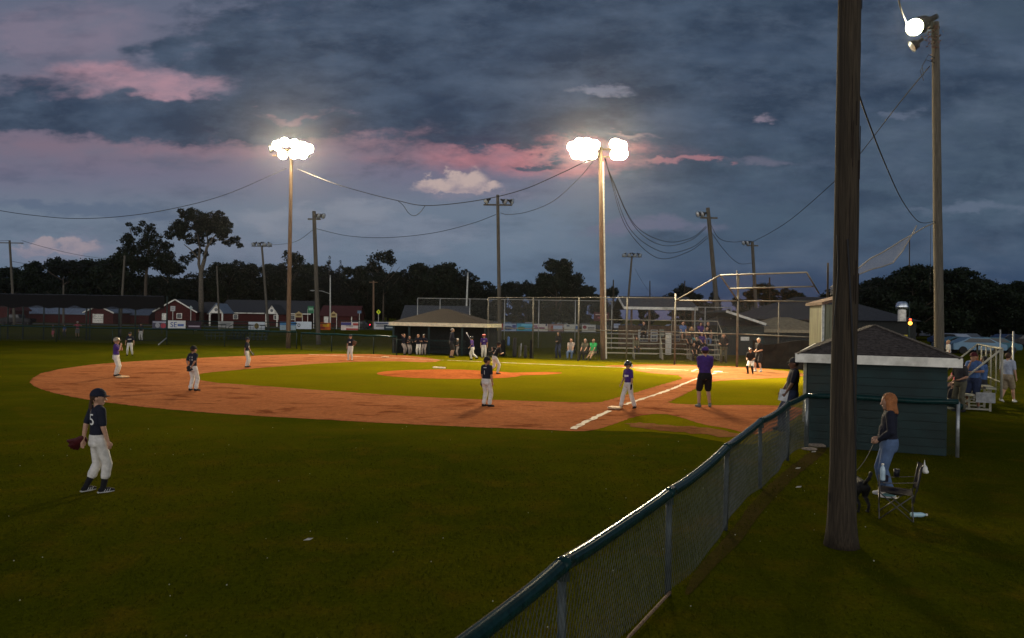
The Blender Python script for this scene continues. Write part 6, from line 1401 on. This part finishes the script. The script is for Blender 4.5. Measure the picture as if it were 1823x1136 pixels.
# spectators behind the tall fence
x, y = at(994, 638); dp('woman with dark hair, black jacket and dark jeans standing behind the tall fence', x, y, 150, 1.72, .98, hands=((.04,.13,.62),(-.04,.13,.64)), elbows=((.3,-.7,-.7),(-.3,-.7,-.7)), shirt='black', sleeve='long', lower='pants', lc='dkblue', hair='dark', hairlen='long', group=sp_, bulk=1.08)
def seated(label, x, y, yaw, h, z=.45, **k):
    z_ = z/h; k.setdefault('group', sp_); k.setdefault('hands', ((.08,.18,z_+.10),(-.08,.18,z_+.10)))
    k.setdefault('feet', ((.07,.30,0,8),(-.07,.28,0,-8))); return person(label, x, y, yaw, h, 1.0, pelvis=(0,0,z_+.05), chest=k.pop('chest', (0,-.02)), knees=((.1,.5,1),(-.1,.5,1)), elbows=((.4,-.7,-.6),(-.4,-.7,-.6)), **k)
def lawn_chair(x, y, yaw, label):
    rt = empty('folding_chair', (x, y, 0), rad(yaw), label, 'chair', 'folding chairs behind the tall fence'); m = M_postdk; bm = B(); box(bm, (0,.08,.38), (.5,.46,.03)); obj('seat', bm, fab('black', CL['black']), rt); bm = B(); box(bm, (0,-.2,.66), (.5,.03,.5)); obj('backrest', bm, fab('black', CL['black']), rt)
    for s in (-1, 1):
        for yy in (-.18, .3): bm = B(); tube(bm, [(s*.27,yy,0),(s*.27,yy,.6)], .012, 6); obj('leg', bm, m, rt)
        bm = B(); box(bm, (s*.27,.06,.6), (.05,.5,.02)); obj('armrest', bm, m, rt)
for (px, py, yw, lab, kw, cl_) in [(1017,640,165,'person in striped top and jeans sitting left of the tall fence post', dict(shirt='stripe', lower='pants', lc='denim', hair='brown', bulk=1.2), 'folding chair under the person in the striped top'),
                              (1042,641,150,'person in olive top sitting beside the man in green', dict(shirt='olive', lower='pants', lc='black', hair='grey', bulk=1.2), 'folding chair under the person in the olive top'),
                              (1057,641,150,'bald man in bright green shirt and shorts sitting with legs stretched', dict(shirt='green', lower='shorts', lc='khaki', hair='none', bulk=1.35, feet=((.09,.42,0,8),(-.05,.40,0,-8))), 'folding chair under the man in the green shirt')]:
    x, y = at(px, py); x2, y2 = x, y+.35; lawn_chair(x2, y2, yw, cl_); seated(lab, x2, y2, yw, 1.72, .42, **kw)
# bleacher crowd: local x along the rows, row k
def onrow(xl, k, z_=0): 
    v = Matrix.Rotation(brot, 3, 'Z') @ Vector((xl, k*.66, 0)); return BL.x+v.x, BL.y+v.y, .38+k*.30
def bs(xl, k, yaw, h, lab, **kw):
    x, y, z = onrow(xl, k); fz = .12 if k == 0 else .10
    kw.setdefault('feet', ((.07,.24,0,8),(-.07,.24,0,-8))); return seated(lab, x, y, yaw, h, .42, z0=z-.42, **kw) if k else seated(lab, x, y, yaw, h, z, **kw)
bs(-1.1, 4, 170, 1.65, 'person wrapped in a black robe sitting alone on the top row of the bleachers', shirt='black', sleeve='long', lower='pants', lc='black', hair='dark', bulk=1.3)
bs(-1.65, 1, 175, 1.5, 'long haired child in olive top sitting low on the bleachers', shirt='olive', sleeve='long', lower='pants', lc='charcoal', hair='brown', hairlen='long')
x, y, z = onrow(1.5, 4); 
bs(1.5, 4, 180, 1.72, 'man in blue shirt on the top bleacher row, left of the crowd', shirt='blue', lower='shorts', lc='grey', hair='brown', bulk=1.25)
bs(2.0, 3, 185, 1.65, 'woman with curly blond hair and teal skirt in the bleacher crowd', shirt='charcoal', lower='pants', lc='teal', hair='blond', hairlen='mid')
bs(1.75, 2, 180, 1.6, 'spectator in dark top with pale arms below the man in blue', shirt='charcoal', lower='pants', lc='black', hair='brown', skin='tan')
bs(2.15, 1, 175, 1.6, 'spectator in black leaning forward on the low bleacher row', shirt='black', lower='pants', lc='black', hair='dark', chest=(0,.08))
bs(2.65, 4, 190, 1.7, 'woman in purple top with dark hair on the top row of the crowd', shirt='purple', lower='pants', lc='black', hair='dark', hairlen='mid', bulk=1.1)
bs(3.15, 4, 180, 1.72, 'spectator in black vest with white lapels at the right of the top row', shirt='black', lower='shorts', lc='grey', hair='ginger')
bs(2.6, 2, 190, 1.55, 'child in purple below the woman in the purple top', shirt='purple', lower='pants', lc='black', hair='brown')
bs(3.0, 3, 180, 1.65, 'spectator in navy at the right end of the third row', shirt='navy', lower='pants', lc='denim', hair='brown')
bs(1.95, 0, 178, 1.45, 'child in black with a white sheet on the lowest bleacher row', shirt='black', lower='pants', lc='black', hair='brown')
x, y = at(1287, 652); y = 44.9+1.6; person('heavy bald man in black shirt standing at the right end of the bleachers', (1289-911.5)/1375*47.2, 47.2, 165, 1.82, .95, hands=((.1,.14,.62),(-.1,.14,.62)), elbows=((.3,-.7,-.7),(-.3,-.7,-.7)), shirt='black', lower='pants', lc='olive', hair='none', group=sp_, bulk=1.4)
# near right bleacher crowd
gr = 'spectators at the near right bleacher'
x, y = (1736-911.5)/1375*23.6, 23.6
person('man in blue shirt and navy shorts standing with a hand at the mouth', x, y, 120, 1.75, .97, feet=((.08,.03,0,10),(-.07,-.02,0,-20)), hands=((.02,.10,.80),(-.06,.13,.66)), elbows=((.6,-.1,-1),(-1,-.4,0)), shirt='blue', lower='shorts', lc='dkblue', shoes='grey', hat='cap', hatc='maroon', group=gr, bulk=1.1, skin='tan')
x, y = (1712-911.5)/1375*22.9, 22.9
person('person in grey top with bent arms standing at the right corner of the near dugout', x, y, 110, 1.62, .98, shirt='charcoal', lower='pants', lc='olive', hands=((.1,.14,.60),(-.1,.14,.60)), hair='dark', group=gr, bulk=1.2, skin='tan')
for (t_, k_, yw, lab, kw) in [(.8, 2, 66, 'woman with dark hair and blue sleeves sitting high behind the mesh', dict(shirt='blue', hair='dark', hairlen='mid', skin='tan')),
      (-1.3, 2, 66, 'ginger haired spectator sitting above the man in blue', dict(shirt='charcoal', hair='ginger', hairlen='mid')),
      (-.9, 1, 66, 'woman in pink top sitting just right of the near dugout eave', dict(shirt='pink', hair='brown', hairlen='mid')),
      (.6, 1, 70, 'spectator in black between the woman in pink and the man in blue', dict(shirt='black', hair='dark')),
      (1.6, 1, 60, 'bald spectator in dark top on the low row behind the man in blue', dict(shirt='charcoal', hair='none', skin='tan'))]:
    v_ = BR + BRM @ Vector((t_, k_*.55, 0)); seated(lab, v_.x, v_.y, yw, 1.66, .45, z0=.25+.22*k_-.42, lower='pants', lc='charcoal', group=gr, **kw)
x, y = (1795-911.5)/1375*25.8, 25.8
person('person in pale blue shirt and khaki shorts walking behind the small bleacher', x, y, -60, 1.68, .98, feet=((.05,.16,0,0),(-.05,-.12,.03,0)), shirt='pale blue', lower='shorts', lc='khaki', hair='brown', shoes='white', group=gr, bulk=1.1)
x, y = (1690-911.5)/1375*44, 44
person('person in white top seen beyond the roof of the near dugout', x, y, 80, 1.7, .97, shirt='white', lower='pants', lc='black', hair='blond', group=sp_)
# people beyond the left fence
gf = 'people beyond the left fence'
for (px, py, yw, h, lab, kw) in [(95,602,150,1.25,'child in dark top and bright pink shorts behind the left fence', dict(shirt='charcoal', lower='shorts', lc='pink')), (115,600,180,1.2,'child in blue shirt behind the left fence', dict(shirt='blue', lower='pants', lc='charcoal')),
      (138,601,190,1.55,'person in red and white top with arms raised behind the left fence', dict(shirt='pink', lower='shorts', lc='grey', hat='cap', hatc='white', hands=((.16,.1,.8),(-.16,.1,.8)), elbows=((1,0,-.6),(-1,0,-.6)))),
      (251,607,175,1.6,'player in dark jersey and white trousers beyond the left fence', dict(shirt='black', lower='pants', lc='white', hat='cap', hatc='black')), (348,590,165,1.5,'distant fielder in white trousers in front of the maroon banner', dict(shirt='black', lower='pants', lc='white'))]:
    x, y = at(px, py); person(lab, x, y, yw, h, 1.02, group=gf, vox=.03, **kw)
# bags along the fence
for (px, w_, h_, col, lab) in [(895,.38,1.15,'black','tall black equipment bag leaning just right of the far dugout'),(905,.2,.62,'blue','blue backpack hung on the fence between two black bags'),(916,.3,1.3,'charcoal','tall charcoal bat bag on the fence in the middle'),(924,.14,.8,'olive','narrow olive bat bag with a bright bat'),(935,.22,.85,'charcoal','short dark bag near the gate post'),(945,.2,1.2,'black','black bag hung beside the gate post')]:
    c = rise((px, 640), 49.9-(px-895)*.022); bm = B(); z0_ = .02 if h_ > .7 else .75
    rc(bm, (0,0,z0_+w_/2), (0,.02,z0_+h_-w_/2.4), w_/2, w_/2.6); rc(bm, (0,-.06,z0_+w_*.45), (0,-.04,z0_+h_*.5), w_/2.6, w_/3.2)
    o = remesh(bm, .025, 'equipment_bag', fab(col, CL[col]), None, 2, (c.x, c.y-.1, 0)); tag(o, lab, 'bag', 'bags along the tall fence')
c = rise((927, 640), 48.9); bat(Vector((c.x, c.y, .15)), Vector((c.x+.02, c.y+.05, .95)), 'bright green bat standing among the bags', (.05,.5,.2))
# right side posts
for (px, t, b, z, lab) in [(1796,172,0,30,'x')]: pass
for (tx, ty, bx, z, r, lab) in [(1804,590,1803,28,.03,'thin post right of the small bleacher'), (1781,587,1780,45,.035,'thin far post above the small bleacher mesh')]:
    t = P(tx, ty, z); bm = B(); tube(bm, [(0,0,0),(0,0,t.z)], r, 8); tag(obj('thin_post', bm, M_galv, None, True, (t.x, t.y, 0)), lab, 'post', 'thin posts at the right')
# ------------------------------------------------------------------ thin haze added to give the lamps their glow
hz = bpy.data.materials.new('lamp glow haze'); hz.use_nodes = True; hz.node_tree.nodes.clear(); g = NG(hz.node_tree)
pv = g.n('ShaderNodeVolumePrincipled'); pv.inputs['Color'].default_value = (.9, .9, .95, 1); pv.inputs['Density'].default_value = .0001; pv.inputs['Anisotropy'].default_value = .93
out = g.n('ShaderNodeOutputMaterial'); hz.node_tree.links.new(pv.outputs[0], out.inputs['Volume'])
bm = B(); box(bm, (0, 150, 12.5), (900, 420, 28)); tag(obj('haze', bm, hz), 'thin haze added so the floodlights glow', None, kind='stuff')
